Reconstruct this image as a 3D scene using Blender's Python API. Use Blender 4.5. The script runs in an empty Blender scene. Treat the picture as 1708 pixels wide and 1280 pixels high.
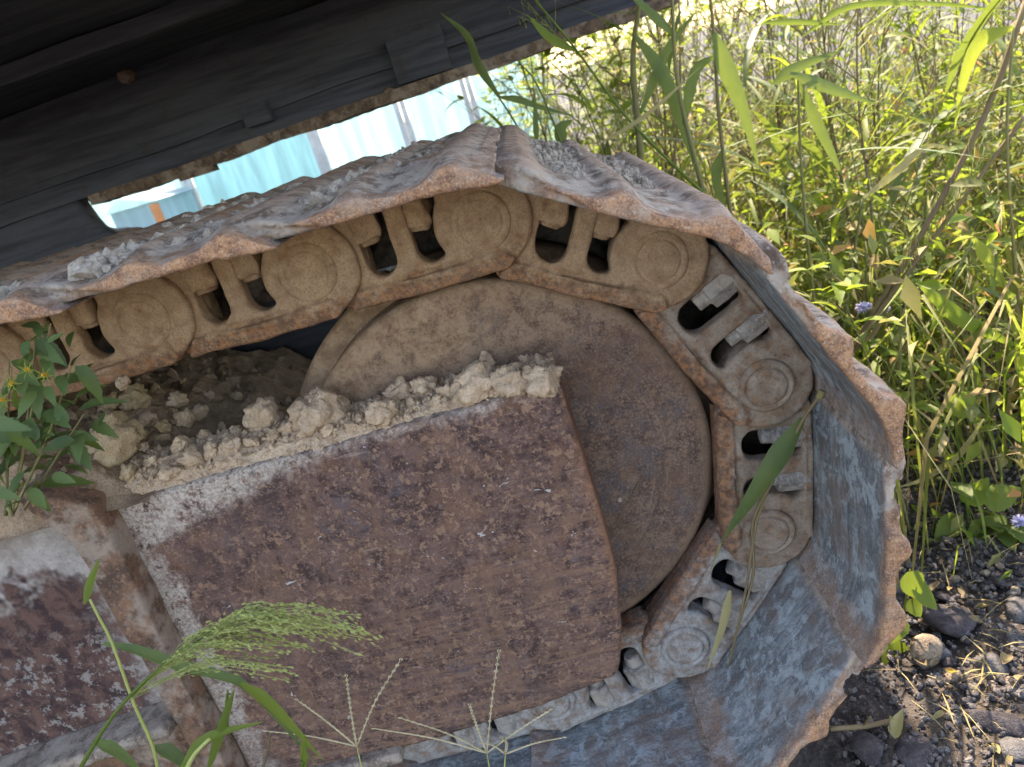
import bpy, bmesh, math, random
from mathutils import Vector, Matrix, noise, Euler
RND = random.Random(7)
S = bpy.context.scene
COL = S.collection
PI = math.pi

# ------------------------------------------------------------------ camera
F_PX, IMW, IMH = 1282.0, 1708.0, 1280.0
CAM = Vector((0.1236, -0.7964, 0.8156))
YAW, PITCH, ROLL = -0.1024, 0.3519, 0.3004
_f = Vector((math.sin(YAW)*math.cos(PITCH), math.cos(YAW)*math.cos(PITCH), -math.sin(PITCH)))
_r0 = Vector((math.cos(YAW), -math.sin(YAW), 0.0))
_u0 = _r0.cross(_f)
CR = _r0*math.cos(ROLL) - _u0*math.sin(ROLL)
CU = _u0*math.cos(ROLL) + _r0*math.sin(ROLL)
CF = _f
cd = bpy.data.cameras.new('camera')
cd.sensor_width = 36.0
cd.lens = 36.0*F_PX/IMW
cd.clip_start = 0.02
cd.clip_end = 3000
co = bpy.data.objects.new('camera', cd)
COL.objects.link(co)
m3 = Matrix((CR, CU, -CF)).transposed().to_4x4()
m3.translation = CAM
co.matrix_world = m3
S.camera = co
cd.dof.use_dof = True
cd.dof.focus_distance = 0.80
cd.dof.aperture_fstop = 9.0

# ------------------------------------------------------------------ world, sun, exposure
SUN_DIR = Vector((0.05, 0.62, 0.78)).normalized()      # towards the sun
w = bpy.data.worlds.new('World'); S.world = w; w.use_nodes = True
wn = w.node_tree.nodes; wl = w.node_tree.links
sky = wn.new('ShaderNodeTexSky'); sky.sky_type = 'NISHITA'; sky.sun_disc = False
sky.sun_elevation = math.asin(SUN_DIR.z)
sky.sun_rotation = math.atan2(SUN_DIR.x, SUN_DIR.y)
sky.air_density = 1.0; sky.dust_density = 1.2; sky.ozone_density = 0.6
bg = wn['Background']; bg.inputs['Strength'].default_value = 0.15
wl.new(sky.outputs[0], bg.inputs['Color'])
sd = bpy.data.lights.new('sun', 'SUN'); sd.energy = 3.1; sd.angle = math.radians(0.55)
sd.color = (1.0, 0.93, 0.82)
so = bpy.data.objects.new('sun', sd); COL.objects.link(so)
so.rotation_euler = SUN_DIR.to_track_quat('Z', 'Y').to_euler()
vs = S.view_settings
vs.view_transform = 'Standard'; vs.look = 'None'; vs.gamma = 1.0
vs.exposure = 2.4
vs.use_white_balance = True
vs.white_balance_temperature = 7700
vs.white_balance_tint = 17
S.cycles.max_bounces = 5
S.cycles.adaptive_threshold = .03
S.cycles.transparent_max_bounces = 8

# ------------------------------------------------------------------ helpers
def un(x, y, Y=None, Z=None):
    """the point of the place that a pixel of the photograph looks at, on the plane Y=.. or Z=.."""
    d = CF + CR*((x-IMW/2)/F_PX) + CU*((IMH/2-y)/F_PX)
    t = (Y-CAM.y)/d.y if Y is not None else (Z-CAM.z)/d.z
    return CAM + d*t

def tag(o, label=None, cat=None, group=None, kind=None):
    if label: o['label'] = label
    if cat: o['category'] = cat
    if group: o['group'] = group
    if kind: o['kind'] = kind
    return o

def empty(name, loc=(0, 0, 0)):
    o = bpy.data.objects.new(name, None); o.empty_display_size = .02
    COL.objects.link(o); o.location = loc
    return o

def mesh(name, vs_, fs, smooth=True):
    me = bpy.data.meshes.new(name)
    me.from_pydata([tuple(v) for v in vs_], [], fs)
    if smooth:
        me.polygons.foreach_set('use_smooth', [True]*len(me.polygons))
    me.update()
    return me

def link(name, me, m=None, parent=None, mat4=None):
    o = bpy.data.objects.new(name, me)
    COL.objects.link(o)
    if m is not None and (len(me.materials) == 0):
        me.materials.append(m)
    if parent is not None:
        o.parent = parent
        if mat4 is None and parent.type == 'EMPTY':
            o.matrix_parent_inverse = Matrix.Translation(-Vector(parent.location))
    if mat4 is not None:
        o.matrix_basis = mat4
    return o

class MB:
    """collects polygons"""
    def __init__(s): s.v = []; s.f = []
    def add(s, vs_, fs):
        o = len(s.v); s.v += [Vector(v) for v in vs_]; s.f += [tuple(i+o for i in f) for f in fs]
    def box(s, a, b):
        x0, y0, z0 = a; x1, y1, z1 = b
        s.add([(x0,y0,z0),(x1,y0,z0),(x1,y1,z0),(x0,y1,z0),(x0,y0,z1),(x1,y0,z1),(x1,y1,z1),(x0,y1,z1)],
              [(0,3,2,1),(4,5,6,7),(0,1,5,4),(1,2,6,5),(2,3,7,6),(3,0,4,7)])
    def tube(s, pts, rad, n=6):
        pts = [Vector(p) for p in pts]
        if not hasattr(rad, '__len__'): rad = [rad]*len(pts)
        rings = []; ref = None
        for i, p in enumerate(pts):
            t = (pts[min(i+1, len(pts)-1)]-pts[max(i-1, 0)]).normalized()
            if ref is None:
                ref = t.orthogonal().normalized()
            ref = (ref - t*ref.dot(t)).normalized()
            b = t.cross(ref)
            rings.append([p + (ref*math.cos(2*PI*k/n) + b*math.sin(2*PI*k/n))*rad[i] for k in range(n)])
        vs_ = [q for r in rings for q in r]; fs = []
        for i in range(len(pts)-1):
            for k in range(n):
                fs.append((i*n+k, i*n+(k+1) % n, (i+1)*n+(k+1) % n, (i+1)*n+k))
        fs.append(tuple(range(n-1, -1, -1))); fs.append(tuple((len(pts)-1)*n+k for k in range(n)))
        s.add(vs_, fs)
    def blade(s, pts, width, side=None, fold=.25, prof=None):
        """a grass blade: ribbon with a mid fold, tapering by prof"""
        pts = [Vector(p) for p in pts]; n = len(pts)
        vs_ = []; fs = []
        for i, p in enumerate(pts):
            t = (pts[min(i+1, n-1)]-pts[max(i-1, 0)]).normalized()
            sd_ = Vector(side) if side is not None else t.cross(Vector((0, 0, 1)))
            sd_ = (sd_ - t*sd_.dot(t))
            sd_ = sd_.normalized() if sd_.length > 1e-6 else t.orthogonal().normalized()
            nn = t.cross(sd_)
            u = i/(n-1)
            wv = width*.5*(prof(u) if prof else min(1, 3.5*u+.35)*max(0.02, (1-u**2.2)))
            vs_ += [p - sd_*wv + nn*wv*fold, p, p + sd_*wv + nn*wv*fold]
            if i:
                a = (i-1)*3; b = i*3
                fs += [(a, a+1, b+1, b), (a+1, a+2, b+2, b+1)]
        s.add(vs_, fs)
    def lathe(s, prof, n=32, origin=(0, 0, 0)):
        """profile (r, y) turned about the Y axis"""
        o = Vector(origin); vs_ = []; fs = []
        for (r, y) in prof:
            for k in range(n):
                a = 2*PI*k/n
                vs_.append(o + Vector((r*math.cos(a), y, r*math.sin(a))))
        for i in range(len(prof)-1):
            for k in range(n):
                fs.append((i*n+k, i*n+(k+1) % n, (i+1)*n+(k+1) % n, (i+1)*n+k))
        s.add(vs_, fs)
    def build(s, name, m=None, parent=None, smooth=True, mat4=None):
        return link(name, mesh(name, s.v, s.f, smooth), m, parent, mat4)
    def me(s, name, smooth=True): return mesh(name, s.v, s.f, smooth)

def spline(pts, n=10):
    """Catmull-Rom through the points"""
    P = [Vector(p) for p in pts]
    if len(P) == 2:
        return [P[0].lerp(P[1], i/n) for i in range(n+1)]
    P = [P[0]*2-P[1]] + P + [P[-1]*2-P[-2]]
    out = []
    seg = max(1, n//(len(P)-3))
    for i in range(1, len(P)-2):
        p0, p1, p2, p3 = P[i-1], P[i], P[i+1], P[i+2]
        for k in range(seg):
            t = k/seg
            out.append(.5*((2*p1)+(p2-p0)*t+(2*p0-5*p1+4*p2-p3)*t*t+(3*p1-p0-3*p2+p3)*t**3))
    out.append(P[-2])
    return out

def solidify(me, voxel, smooth_it=3, amp=0.0, freq=80, seed=0, extra=None):
    """join a rough assembly into one skin: voxel remesh, relax, then cast-iron unevenness"""
    o = bpy.data.objects.new('tmp', me); COL.objects.link(o)
    rm = o.modifiers.new('r', 'REMESH'); rm.mode = 'VOXEL'; rm.voxel_size = voxel
    if smooth_it:
        sm = o.modifiers.new('s', 'SMOOTH'); sm.factor = .5; sm.iterations = smooth_it
    dg = bpy.context.evaluated_depsgraph_get()
    out = bpy.data.meshes.new_from_object(o.evaluated_get(dg))
    bpy.data.objects.remove(o)
    off = Vector((seed*13.7, seed*3.1, seed*7.7))
    if amp or extra:
        nrm = [Vector(v.normal) for v in out.vertices]
        for v, n in zip(out.vertices, nrm):
            d = 0
            if amp:
                q = v.co*freq + off
                d = amp*(noise.noise(q) + .5*noise.noise(q*2.3) + .3*noise.noise(q*5.1))
            if extra: d += extra(v.co, n)
            v.co += n*d
    out.polygons.foreach_set('use_smooth', [True]*len(out.polygons))
    out.update()
    return out

def plate_curve(outer, holes, half, bevel, name):
    """flat plate with holes in the XZ plane, thickness along Y"""
    cu = bpy.data.curves.new(name, 'CURVE'); cu.dimensions = '2D'; cu.fill_mode = 'BOTH'
    cu.extrude = half-bevel; cu.bevel_depth = bevel; cu.bevel_resolution = 1
    for ring in [outer]+holes:
        sp = cu.splines.new('POLY'); sp.points.add(len(ring)-1)
        for p, (x, z) in zip(sp.points, ring): p.co = (x, z, 0, 1)
        sp.use_cyclic_u = True
    o = bpy.data.objects.new('tmp', cu); COL.objects.link(o)
    dg = bpy.context.evaluated_depsgraph_get()
    me = bpy.data.meshes.new_from_object(o.evaluated_get(dg))
    bpy.data.objects.remove(o)
    vs_ = [(v.co.x, -v.co.z, v.co.y) for v in me.vertices]
    fs = [tuple(p.vertices) for p in me.polygons]
    bpy.data.meshes.remove(me)
    return vs_, fs

# ------------------------------------------------------------------ materials
class NT:
    def __init__(s, name):
        s.m = bpy.data.materials.new(name); s.m.use_nodes = True
        s.t = s.m.node_tree; s.t.nodes.clear()
        s.out = s.t.nodes.new('ShaderNodeOutputMaterial')
    def n(s, kind, **k):
        x = s.t.nodes.new(kind)
        for a, b in k.items(): setattr(x, a, b)
        return x
    def put(s, sock, v):
        if hasattr(v, 'is_output'): s.t.links.new(v, sock)
        elif isinstance(v, (tuple, list)) and len(v) == 3 and sock.type == 'RGBA': sock.default_value = (*v, 1)
        else: sock.default_value = v
    def pos(s): return s.n('ShaderNodeNewGeometry').outputs['Position']
    def objc(s): return s.n('ShaderNodeTexCoord').outputs['Object']
    def sep(s, v):
        x = s.n('ShaderNodeSeparateXYZ'); s.put(x.inputs[0], v); return x.outputs
    def scale(s, v, sc, rot=(0, 0, 0), loc=(0, 0, 0)):
        x = s.n('ShaderNodeMapping'); s.put(x.inputs[0], v)
        x.inputs['Scale'].default_value = sc; x.inputs['Rotation'].default_value = rot; x.inputs['Location'].default_value = loc
        return x.outputs[0]
    def noise(s, sc, det=4, rough=.6, dist=0, v=None):
        det = min(det, 2 if sc >= 100 else 4)
        x = s.n('ShaderNodeTexNoise'); s.put(x.inputs['Vector'], v if v is not None else s.pos())
        x.inputs['Scale'].default_value = sc; x.inputs['Detail'].default_value = det
        x.inputs['Roughness'].default_value = rough; x.inputs['Distortion'].default_value = dist
        return x.outputs[0]
    def voro(s, sc, v=None, feat='F1', out=0):
        x = s.n('ShaderNodeTexVoronoi', feature=feat); s.put(x.inputs['Vector'], v if v is not None else s.pos())
        x.inputs['Scale'].default_value = sc
        return x.outputs[out]
    def rng(s, v, lo, hi, a=0.0, b=1.0):
        x = s.n('ShaderNodeMapRange', interpolation_type='SMOOTHSTEP'); s.put(x.inputs[0], v)
        x.inputs[1].default_value = lo; x.inputs[2].default_value = hi
        x.inputs[3].default_value = a; x.inputs[4].default_value = b
        return x.outputs[0]
    def math(s, op, a, b=0.0, c=None):
        x = s.n('ShaderNodeMath', operation=op); s.put(x.inputs[0], a); s.put(x.inputs[1], b)
        if c is not None: s.put(x.inputs[2], c)
        return x.outputs[0]
    def mul(s, a, b): return s.math('MULTIPLY', a, b)
    def mix(s, f, a, b, mode='MIX'):
        x = s.n('ShaderNodeMix', data_type='RGBA', blend_type=mode)
        s.put(x.inputs[0], f); s.put(x.inputs[6], a); s.put(x.inputs[7], b)
        return x.outputs[2]
    def bump(s, h, strength=.5, dist=.002, nrm=None):
        x = s.n('ShaderNodeBump'); x.inputs['Strength'].default_value = strength; x.inputs['Distance'].default_value = dist
        s.put(x.inputs['Height'], h)
        if nrm is not None: s.put(x.inputs['Normal'], nrm)
        return x.outputs[0]
    def principled(s, col, rough=.9, nrm=None, metal=0.0, spec=.3):
        b = s.n('ShaderNodeBsdfPrincipled')
        s.put(b.inputs['Base Color'], col); s.put(b.inputs['Roughness'], rough)
        s.put(b.inputs['Metallic'], metal); s.put(b.inputs['Specular IOR Level'], spec)
        if nrm is not None: s.put(b.inputs['Normal'], nrm)
        s.t.links.new(b.outputs[0], s.out.inputs[0])
        return s.m

def mat_link(name, dust, dust2, amount):
    """cast steel link: rust under caked dust; rail edge scraped to rust"""
    t = NT(name); oc = t.sep(t.objc())
    fine = t.noise(420, 3, .7); med = t.noise(60, 5, .65); big = t.noise(14, 3)
    rust = t.mix(t.rng(t.noise(130, 4, .7), .38, .66), (.10, .050, .032), (.30, .125, .052))
    dst = t.mix(t.rng(med, .35, .65), dust, dust2)
    dst = t.mix(t.rng(fine, .42, .68, 0, .55), dst, tuple(c*.55 for c in dust))
    dst = t.mix(t.rng(t.noise(700, 2), .60, .72, 0, .5), dst, tuple(min(1, c*1.5) for c in dust))
    # rail (inner rim) is scraped
    rail = t.rng(t.math('ADD', oc[2], t.mul(t.math('SUBTRACT', med, .5), .050)), -.050, -.026, 1, 0)
    rail = t.mul(rail, t.rng(fine, .25, .6, .45, 1.0))
    cover = t.rng(t.math('ADD', t.mul(med, .55), t.mul(fine, .45)), amount-.10, amount+.10, 1, 0)
    m = t.mul(t.math('SUBTRACT', 1.0, t.mul(rail, .85)), t.math('SUBTRACT', 1.0, t.mul(cover, .8)))
    col = t.mix(m, rust, dst)
    col = t.mix(t.rng(big, .35, .7, 0, .25), col, (.22, .15, .11))
    h = t.math('ADD', t.mul(fine, .6), med)
    return t.principled(col, .95, t.bump(h, .7, .0016), spec=.15)

def mat_shoe():
    """track shoe: orange rust on the worn rims, grey mud film outside, bluish scoured steel inside"""
    t = NT('track_shoe_steel'); oc = t.sep(t.objc()); wp = t.pos()
    med = t.noise(45, 5, .7); fine = t.noise(260, 4, .7); big = t.noise(11, 4, .6)
    ob = t.n('ShaderNodeVectorMath', operation='ADD'); t.put(ob.inputs[0], t.objc())
    rv = t.n('ShaderNodeCombineXYZ'); t.put(rv.inputs[1], t.mul(t.n('ShaderNodeObjectInfo').outputs['Random'], 7.0)); t.put(ob.inputs[1], rv.outputs[0])
    stre = t.noise(1.0, 5, .75, .5, t.scale(ob.outputs[0], (14, 62, 62)))
    blotch = t.noise(34, 6, .75, .6)
    inner = t.mix(t.rng(stre, .36, .62), (.100, .108, .110), (.245, .265, .268))
    inner = t.mix(t.rng(blotch, .47, .56, 0, .5), inner, (.095, .088, .088))
    inner = t.mix(t.rng(t.noise(38, 6, .75, .5, t.scale(wp, (1, 1, 1), loc=(3, 1, 2))), .50, .60, 0, .75), inner, (.34, .385, .39))
    inner = t.mix(t.rng(fine, .52, .75, 0, .45), inner, (.40, .41, .42))
    inner = t.mix(t.rng(t.math('ADD', t.mul(big, .7), t.mul(med, .3)), .48, .62, 0, .65), inner, (.17, .115, .088))
    outer = t.mix(t.rng(med, .35, .6), (.13, .085, .060), (.35, .285, .225))
    outer = t.mix(t.rng(t.noise(190, 4), .55, .70, 0, .6), outer, (.42, .38, .34))
    outer = t.mix(t.rng(big, .55, .66, 0, .6), outer, (.28, .14, .07))
    isin = t.rng(oc[2], .0555, .0590, 1, 0)
    col = t.mix(isin, outer, inner)
    rust = t.mix(t.rng(t.math('ADD', t.mul(t.noise(70, 4, .8), .55), t.mul(t.noise(420, 2, .8), .45)), .38, .62), (.17, .086, .055), (.47, .245, .125))
    rust = t.mix(t.rng(t.noise(480, 2), .58, .66, 0, .7), rust, (.50, .38, .27))
    # world Y grows away from the near rim; grouser crests rub bare as well
    edge = t.rng(t.math('ADD', oc[1], t.mul(t.math('SUBTRACT', med, .5), .050)), -.186, -.161, 1, 0)
    lip = t.mul(t.rng(t.math('ADD', oc[0], t.mul(t.math('SUBTRACT', med, .5), .05)), .200, .226), .45)
    crest = t.mul(t.rng(t.math('ADD', oc[2], t.mul(t.math('SUBTRACT', med, .5), .02)), .074, .084), .5)
    k = t.math('MAXIMUM', edge, t.math('MAXIMUM', lip, crest))
    col = t.mix(t.mul(k, .92), col, rust)
    h = t.math('ADD', t.mul(fine, .5), t.math('ADD', med, t.mul(stre, .8)))
    return t.principled(col, .82, t.bump(h, .75, .0022), spec=.25)

def mat_plate():
    """side plate of the track frame: purple-brown rust, orange bloom, chalky mud at top and left, brushed arcs"""
    t = NT('side_plate_rust'); wp = t.pos(); c = t.sep(wp)
    med = t.noise(55, 6, .75, .4); fine = t.noise(300, 4, .75); big = t.noise(9, 4, .6); b2 = t.noise(22, 5, .7, .5)
    col = t.mix(t.rng(med, .36, .62), (.056, .033, .030), (.150, .088, .072))
    col = t.mix(t.rng(b2, .50, .64, 0, .5), col, (.195, .100, .062))
    col = t.mix(t.rng(t.noise(120, 5, .75, .3), .54, .64, 0, .7), col, (.295, .175, .112))
    col = t.mix(t.rng(t.noise(95, 5, .8), .56, .66, 0, .35), col, (.27, .19, .165))
    col = t.mix(t.rng(fine, .56, .70, 0, .45), col, (.33, .22, .17))
    col = t.mix(t.rng(t.noise(240, 3, .7, v=t.scale(wp, (1, 1, 1), loc=(5, 5, 5))), .60, .70, 0, .7), col, (.030, .024, .028))
    # brushed arcs low on the right
    arcv = t.scale(wp, (7, 30, 75), rot=(0, .28, 0))
    arc = t.noise(1.6, 4, .7, 1.2, arcv)
    am = t.rng(t.math('SUBTRACT', t.mul(c[0], .35), c[2]), -.50, -.22, .25, 1)
    col = t.mix(t.mul(t.rng(arc, .50, .62), t.mul(am, .75)), col, (.205, .120, .078))
    col = t.mix(t.mul(t.rng(arc, .44, .36), t.mul(am, .6)), col, (.085, .052, .042))
    col = t.mix(t.rng(b2, .40, .30, 0, .45), col, (.085, .085, .098))
    runs = t.noise(1.0, 4, .7, .6, t.scale(wp, (30, 30, 5), rot=(0, -.1, 0)))
    col = t.mix(t.rng(runs, .54, .66, 0, .5), col, (.20, .112, .074))
    col = t.mix(t.rng(big, .42, .30, 0, .55), col, (.075, .050, .048))
    # scratches
    scr = t.noise(1.0, 2, .5, .3, t.scale(wp, (16, 30, 210), rot=(0, .55, 0)))
    col = t.mix(t.rng(scr, .70, .77, 0, .3), col, (.42, .35, .32))
    # spots of dried mud
    sp = t.noise(31, 5, .8, .8, t.scale(wp, (1, 1, 1.4), loc=(.3, .1, .7)))
    col = t.mix(t.rng(sp, .665, .69, 0, .85), col, (.47, .43, .40))
    # chalky mud along the top edge (left half) and the left edge
    wtop = t.rng(c[0], -.43, -.12, .055, .002)
    top = t.math('ADD', t.math('SUBTRACT', c[2], t.math('SUBTRACT', .530, wtop)), t.mul(t.math('SUBTRACT', med, .5), .05))
    topm = t.rng(top, -.014, .014)
    lf = t.math('ADD', c[0], t.mul(t.math('SUBTRACT', b2, .5), .10))
    lfm = t.mul(t.rng(lf, -.392, -.372, 1, 0), t.rng(t.math('ADD', c[2], t.mul(med, .2)), .22, .34, .5, 1))
    chalk = t.mix(t.rng(fine, .35, .65), (.29, .232, .190), (.48, .405, .345))
    col = t.mix(t.mul(t.math('MAXIMUM', topm, lfm), t.rng(t.noise(90, 5, .8), .34, .52)), col, chalk)
    rgt = t.rng(t.math('ADD', c[0], t.mul(med, .03)), .102, .114)
    col = t.mix(t.mul(rgt, .5), col, (.26, .12, .062))
    h = t.math('ADD', t.mul(fine, .5), t.math('ADD', med, t.mul(arc, t.mul(am, .8))))
    return t.principled(col, .88, t.bump(h, .6, .0016), spec=.2)

def mat_left():
    """plate behind the rib: chalky dust with a dark rusty patch"""
    t = NT('rear_plate_chalky_rust'); wp = t.pos(); c = t.sep(wp)
    med = t.noise(40, 6, .75, .5); fine = t.noise(280, 4, .75); big = t.noise(10, 5, .65)
    chalk = t.mix(t.rng(t.noise(16, 5, .7), .35, .65), (.24, .200, .170), (.43, .385, .345))
    chalk = t.mix(t.rng(fine, .52, .70, 0, .5), chalk, (.20, .16, .14))
    chalk = t.mix(t.rng(t.math('ADD', c[2], t.mul(med, .12)), .60, .66), chalk, (.33, .235, .16))
    chalk = t.mix(t.rng(t.math('ADD', c[2], t.mul(t.math('SUBTRACT', big, .5), .5)), .50, .60, 0, .8), chalk, (.27, .185, .125))
    rust = t.mix(t.rng(med, .38, .62), (.048, .030, .030), (.135, .075, .060))
    k = t.math('ADD', t.math('SUBTRACT', .475, c[2]), t.mul(t.math('SUBTRACT', big, .5), .35))
    k = t.math('MINIMUM', k, t.math('ADD', t.math('SUBTRACT', -.485, c[0]), t.mul(t.math('SUBTRACT', med, .5), .10)))
    col = t.mix(t.rng(k, -.012, .02), chalk, rust)
    col = t.mix(t.mul(t.rng(t.noise(48, 5, .8), .52, .60), t.rng(c[2], .42, .34, 0, .7)), col, (.31, .28, .25))
    return t.principled(col, .92, t.bump(t.math('ADD', t.mul(fine, .5), med), .8, .002), spec=.15)

def mat_idler():
    t = NT('idler_wheel_steel'); wp = t.pos(); c = t.sep(wp)
    med = t.noise(60, 6, .75, .3); fine = t.noise(330, 4, .75); big = t.noise(10, 4, .6)
    col = t.mix(t.rng(t.math('ADD', t.mul(med, .6), t.mul(fine, .4)), .36, .62), (.078, .050, .042), (.215, .140, .102))
    col = t.mix(t.rng(t.noise(25, 5, .7), .46, .64, 0, .6), col, (.095, .086, .092))
    col = t.mix(t.rng(t.noise(110, 4, .75), .56, .66, 0, .6), col, (.27, .16, .10))
    col = t.mix(t.rng(fine, .54, .68, 0, .45), col, (.30, .21, .155))
    col = t.mix(t.rng(t.noise(480, 2, .7), .40, .33, 0, .35), col, (.050, .036, .034))
    col = t.mix(t.rng(t.noise(13, 4, .7, .8, t.scale(wp, (1, 1, 1), loc=(2, 0, 1))), .48, .62, 0, .5), col, (.16, .092, .060))
    ring = t.n('ShaderNodeVectorMath', operation='LENGTH'); t.put(ring.inputs[0], t.scale(wp, (1, 0, 1), loc=(0, 0, -.3913)))
    cv = t.n('ShaderNodeCombineXYZ'); t.put(cv.inputs[0], t.mul(ring.outputs['Value'], 260.0)); t.put(cv.inputs[1], t.mul(c[0], 9.0)); t.put(cv.inputs[2], t.mul(c[2], 9.0))
    scr = t.noise(1.0, 3, .6, .2, cv.outputs[0])
    col = t.mix(t.rng(scr, .60, .70, 0, .30), col, (.30, .22, .17))
    col = t.mix(t.rng(scr, .40, .31, 0, .35), col, (.055, .040, .038))
    rim = t.rng(t.math('ADD', ring.outputs['Value'], t.mul(t.math('SUBTRACT', med, .5), .02)), .226, .240)
    col = t.mix(t.mul(rim, .5), col, (.24, .155, .10))
    # tan dust that settled on the upper rim
    dx = t.math('ADD', c[2], t.mul(c[0], -.35))
    d = t.rng(t.math('ADD', dx, t.mul(t.math('SUBTRACT', big, .5), .20)), .44, .68)
    dust = t.mix(t.rng(med, .35, .65), (.25, .150, .085), (.36, .24, .15))
    col = t.mix(t.mul(d, t.rng(t.math('ADD', t.mul(fine, .5), t.mul(med, .5)), .36, .56, .35, 1)), col, dust)
    sp = t.noise(26, 4, .75, .5, t.scale(wp, (1, 1, 1), loc=(.13, .4, .2)))
    col = t.mix(t.rng(sp, .675, .70, 0, .85), col, (.42, .35, .29))
    return t.principled(col, .9, t.bump(t.math('ADD', t.mul(fine, .6), med), .55, .0013), spec=.2)

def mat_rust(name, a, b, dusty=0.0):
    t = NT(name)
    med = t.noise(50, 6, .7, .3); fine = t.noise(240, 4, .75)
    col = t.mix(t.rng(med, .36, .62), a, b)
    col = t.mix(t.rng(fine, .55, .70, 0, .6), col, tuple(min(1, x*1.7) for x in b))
    if dusty:
        col = t.mix(t.rng(t.noise(20, 5, .7), .45, .62, 0, dusty), col, (.38, .31, .25))
    return t.principled(col, .9, t.bump(t.math('ADD', t.mul(fine, .5), med), .7, .0018), spec=.2)

def mat_earth(name, a, b, c, sc=1.0):
    t = NT(name)
    med = t.noise(55*sc, 5, .7); fine = t.noise(360*sc, 3, .75)
    col = t.mix(t.rng(med, .35, .65), a, b)
    col = t.mix(t.rng(fine, .50, .68, 0, .55), col, c)
    ri = t.n('ShaderNodeObjectInfo').outputs['Random']
    col = t.mix(t.rng(ri, 0, 1, 0, .35), col, tuple(x*.62 for x in a))
    return t.principled(col, 1.0, t.bump(t.math('ADD', t.mul(fine, .8), med), 1.0, .0030), spec=.05)

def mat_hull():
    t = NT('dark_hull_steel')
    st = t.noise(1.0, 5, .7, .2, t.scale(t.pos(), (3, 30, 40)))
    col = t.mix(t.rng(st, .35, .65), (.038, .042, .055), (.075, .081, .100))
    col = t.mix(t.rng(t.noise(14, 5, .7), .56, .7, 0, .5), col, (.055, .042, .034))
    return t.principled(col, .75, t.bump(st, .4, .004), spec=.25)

def mat_leaf(name, cols, trans=.5, rough=.55):
    """thin leaf: reflects and lets light through; each leaf takes its own tone"""
    t = NT(name)
    g = t.n('ShaderNodeNewGeometry')
    ri = t.math('FRACT', t.math('ADD', g.outputs['Random Per Island'], t.n('ShaderNodeObjectInfo').outputs['Random']))
    r = t.n('ShaderNodeValToRGB'); t.put(r.inputs[0], ri)
    el = r.color_ramp.elements
    while len(el) < len(cols): el.new(.5)
    for i, cc in enumerate(cols):
        el[i].position = i/(len(cols)-1); el[i].color = (*cc, 1)
    nz = t.noise(35, 3)
    col = t.mix(t.rng(nz, .3, .7, 0, .25), r.outputs[0], (.22, .24, .06))
    b = t.n('ShaderNodeBsdfPrincipled'); t.put(b.inputs['Base Color'], col)
    b.inputs['Roughness'].default_value = rough; b.inputs['Specular IOR Level'].default_value = .35
    tr = t.n('ShaderNodeBsdfTranslucent')
    tc = t.mix(.35, col, (.43, .53, .035), 'MIX'); t.put(tr.inputs['Color'], tc)
    mx = t.n('ShaderNodeMixShader'); mx.inputs[0].default_value = trans
    t.t.links.new(b.outputs[0], mx.inputs[1]); t.t.links.new(tr.outputs[0], mx.inputs[2])
    t.t.links.new(mx.outputs[0], t.out.inputs[0])
    return t.m

def mat_plain(name, col, rough=.8, var=.25, sc=20):
    t = NT(name)
    n_ = t.noise(sc, 4, .65)
    c2 = t.mix(t.rng(n_, .35, .65, 0, 1), tuple(x*(1-var) for x in col), tuple(min(1, x*(1+var*.5)) for x in col))
    return t.principled(c2, rough, t.bump(n_, .3, .002), spec=.2)

M = {}
M['link_tan'] = mat_link('link_tan_dust', (.34, .218, .128), (.43, .290, .178), .40)  # link tones from tan to grey: part dust, part lighting put into the colour
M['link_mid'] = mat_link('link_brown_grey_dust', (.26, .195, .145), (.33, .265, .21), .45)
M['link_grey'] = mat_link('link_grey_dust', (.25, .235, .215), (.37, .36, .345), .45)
M['shoe'] = mat_shoe()
M['plate'] = mat_plate()
M['left'] = mat_left()
M['idler'] = mat_idler()
M['rib'] = mat_rust('rib_orange_rust', (.085, .052, .038), (.20, .112, .070), .55)
M['ledge'] = mat_rust('ledge_grey_rust', (.10, .075, .06), (.25, .20, .155), .7)
M['nut'] = mat_rust('nut_dusty_steel', (.17, .15, .135), (.33, .30, .27), .6)
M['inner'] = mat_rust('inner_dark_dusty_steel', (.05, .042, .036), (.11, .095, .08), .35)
M['mud'] = mat_earth('dry_mud_pale', (.50, .355, .235), (.64, .48, .34), (.36, .25, .165))
M['mudtan'] = mat_earth('dry_mud_tan', (.44, .32, .19), (.54, .41, .26), (.33, .23, .14))
M['mudgrey'] = mat_earth('dry_mud_grey', (.28, .235, .19), (.47, .41, .345), (.17, .13, .10))
M['soil'] = mat_earth('soil_brown', (.26, .175, .112), (.40, .285, .19), (.17, .115, .075))
M['hull'] = mat_hull()

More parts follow.
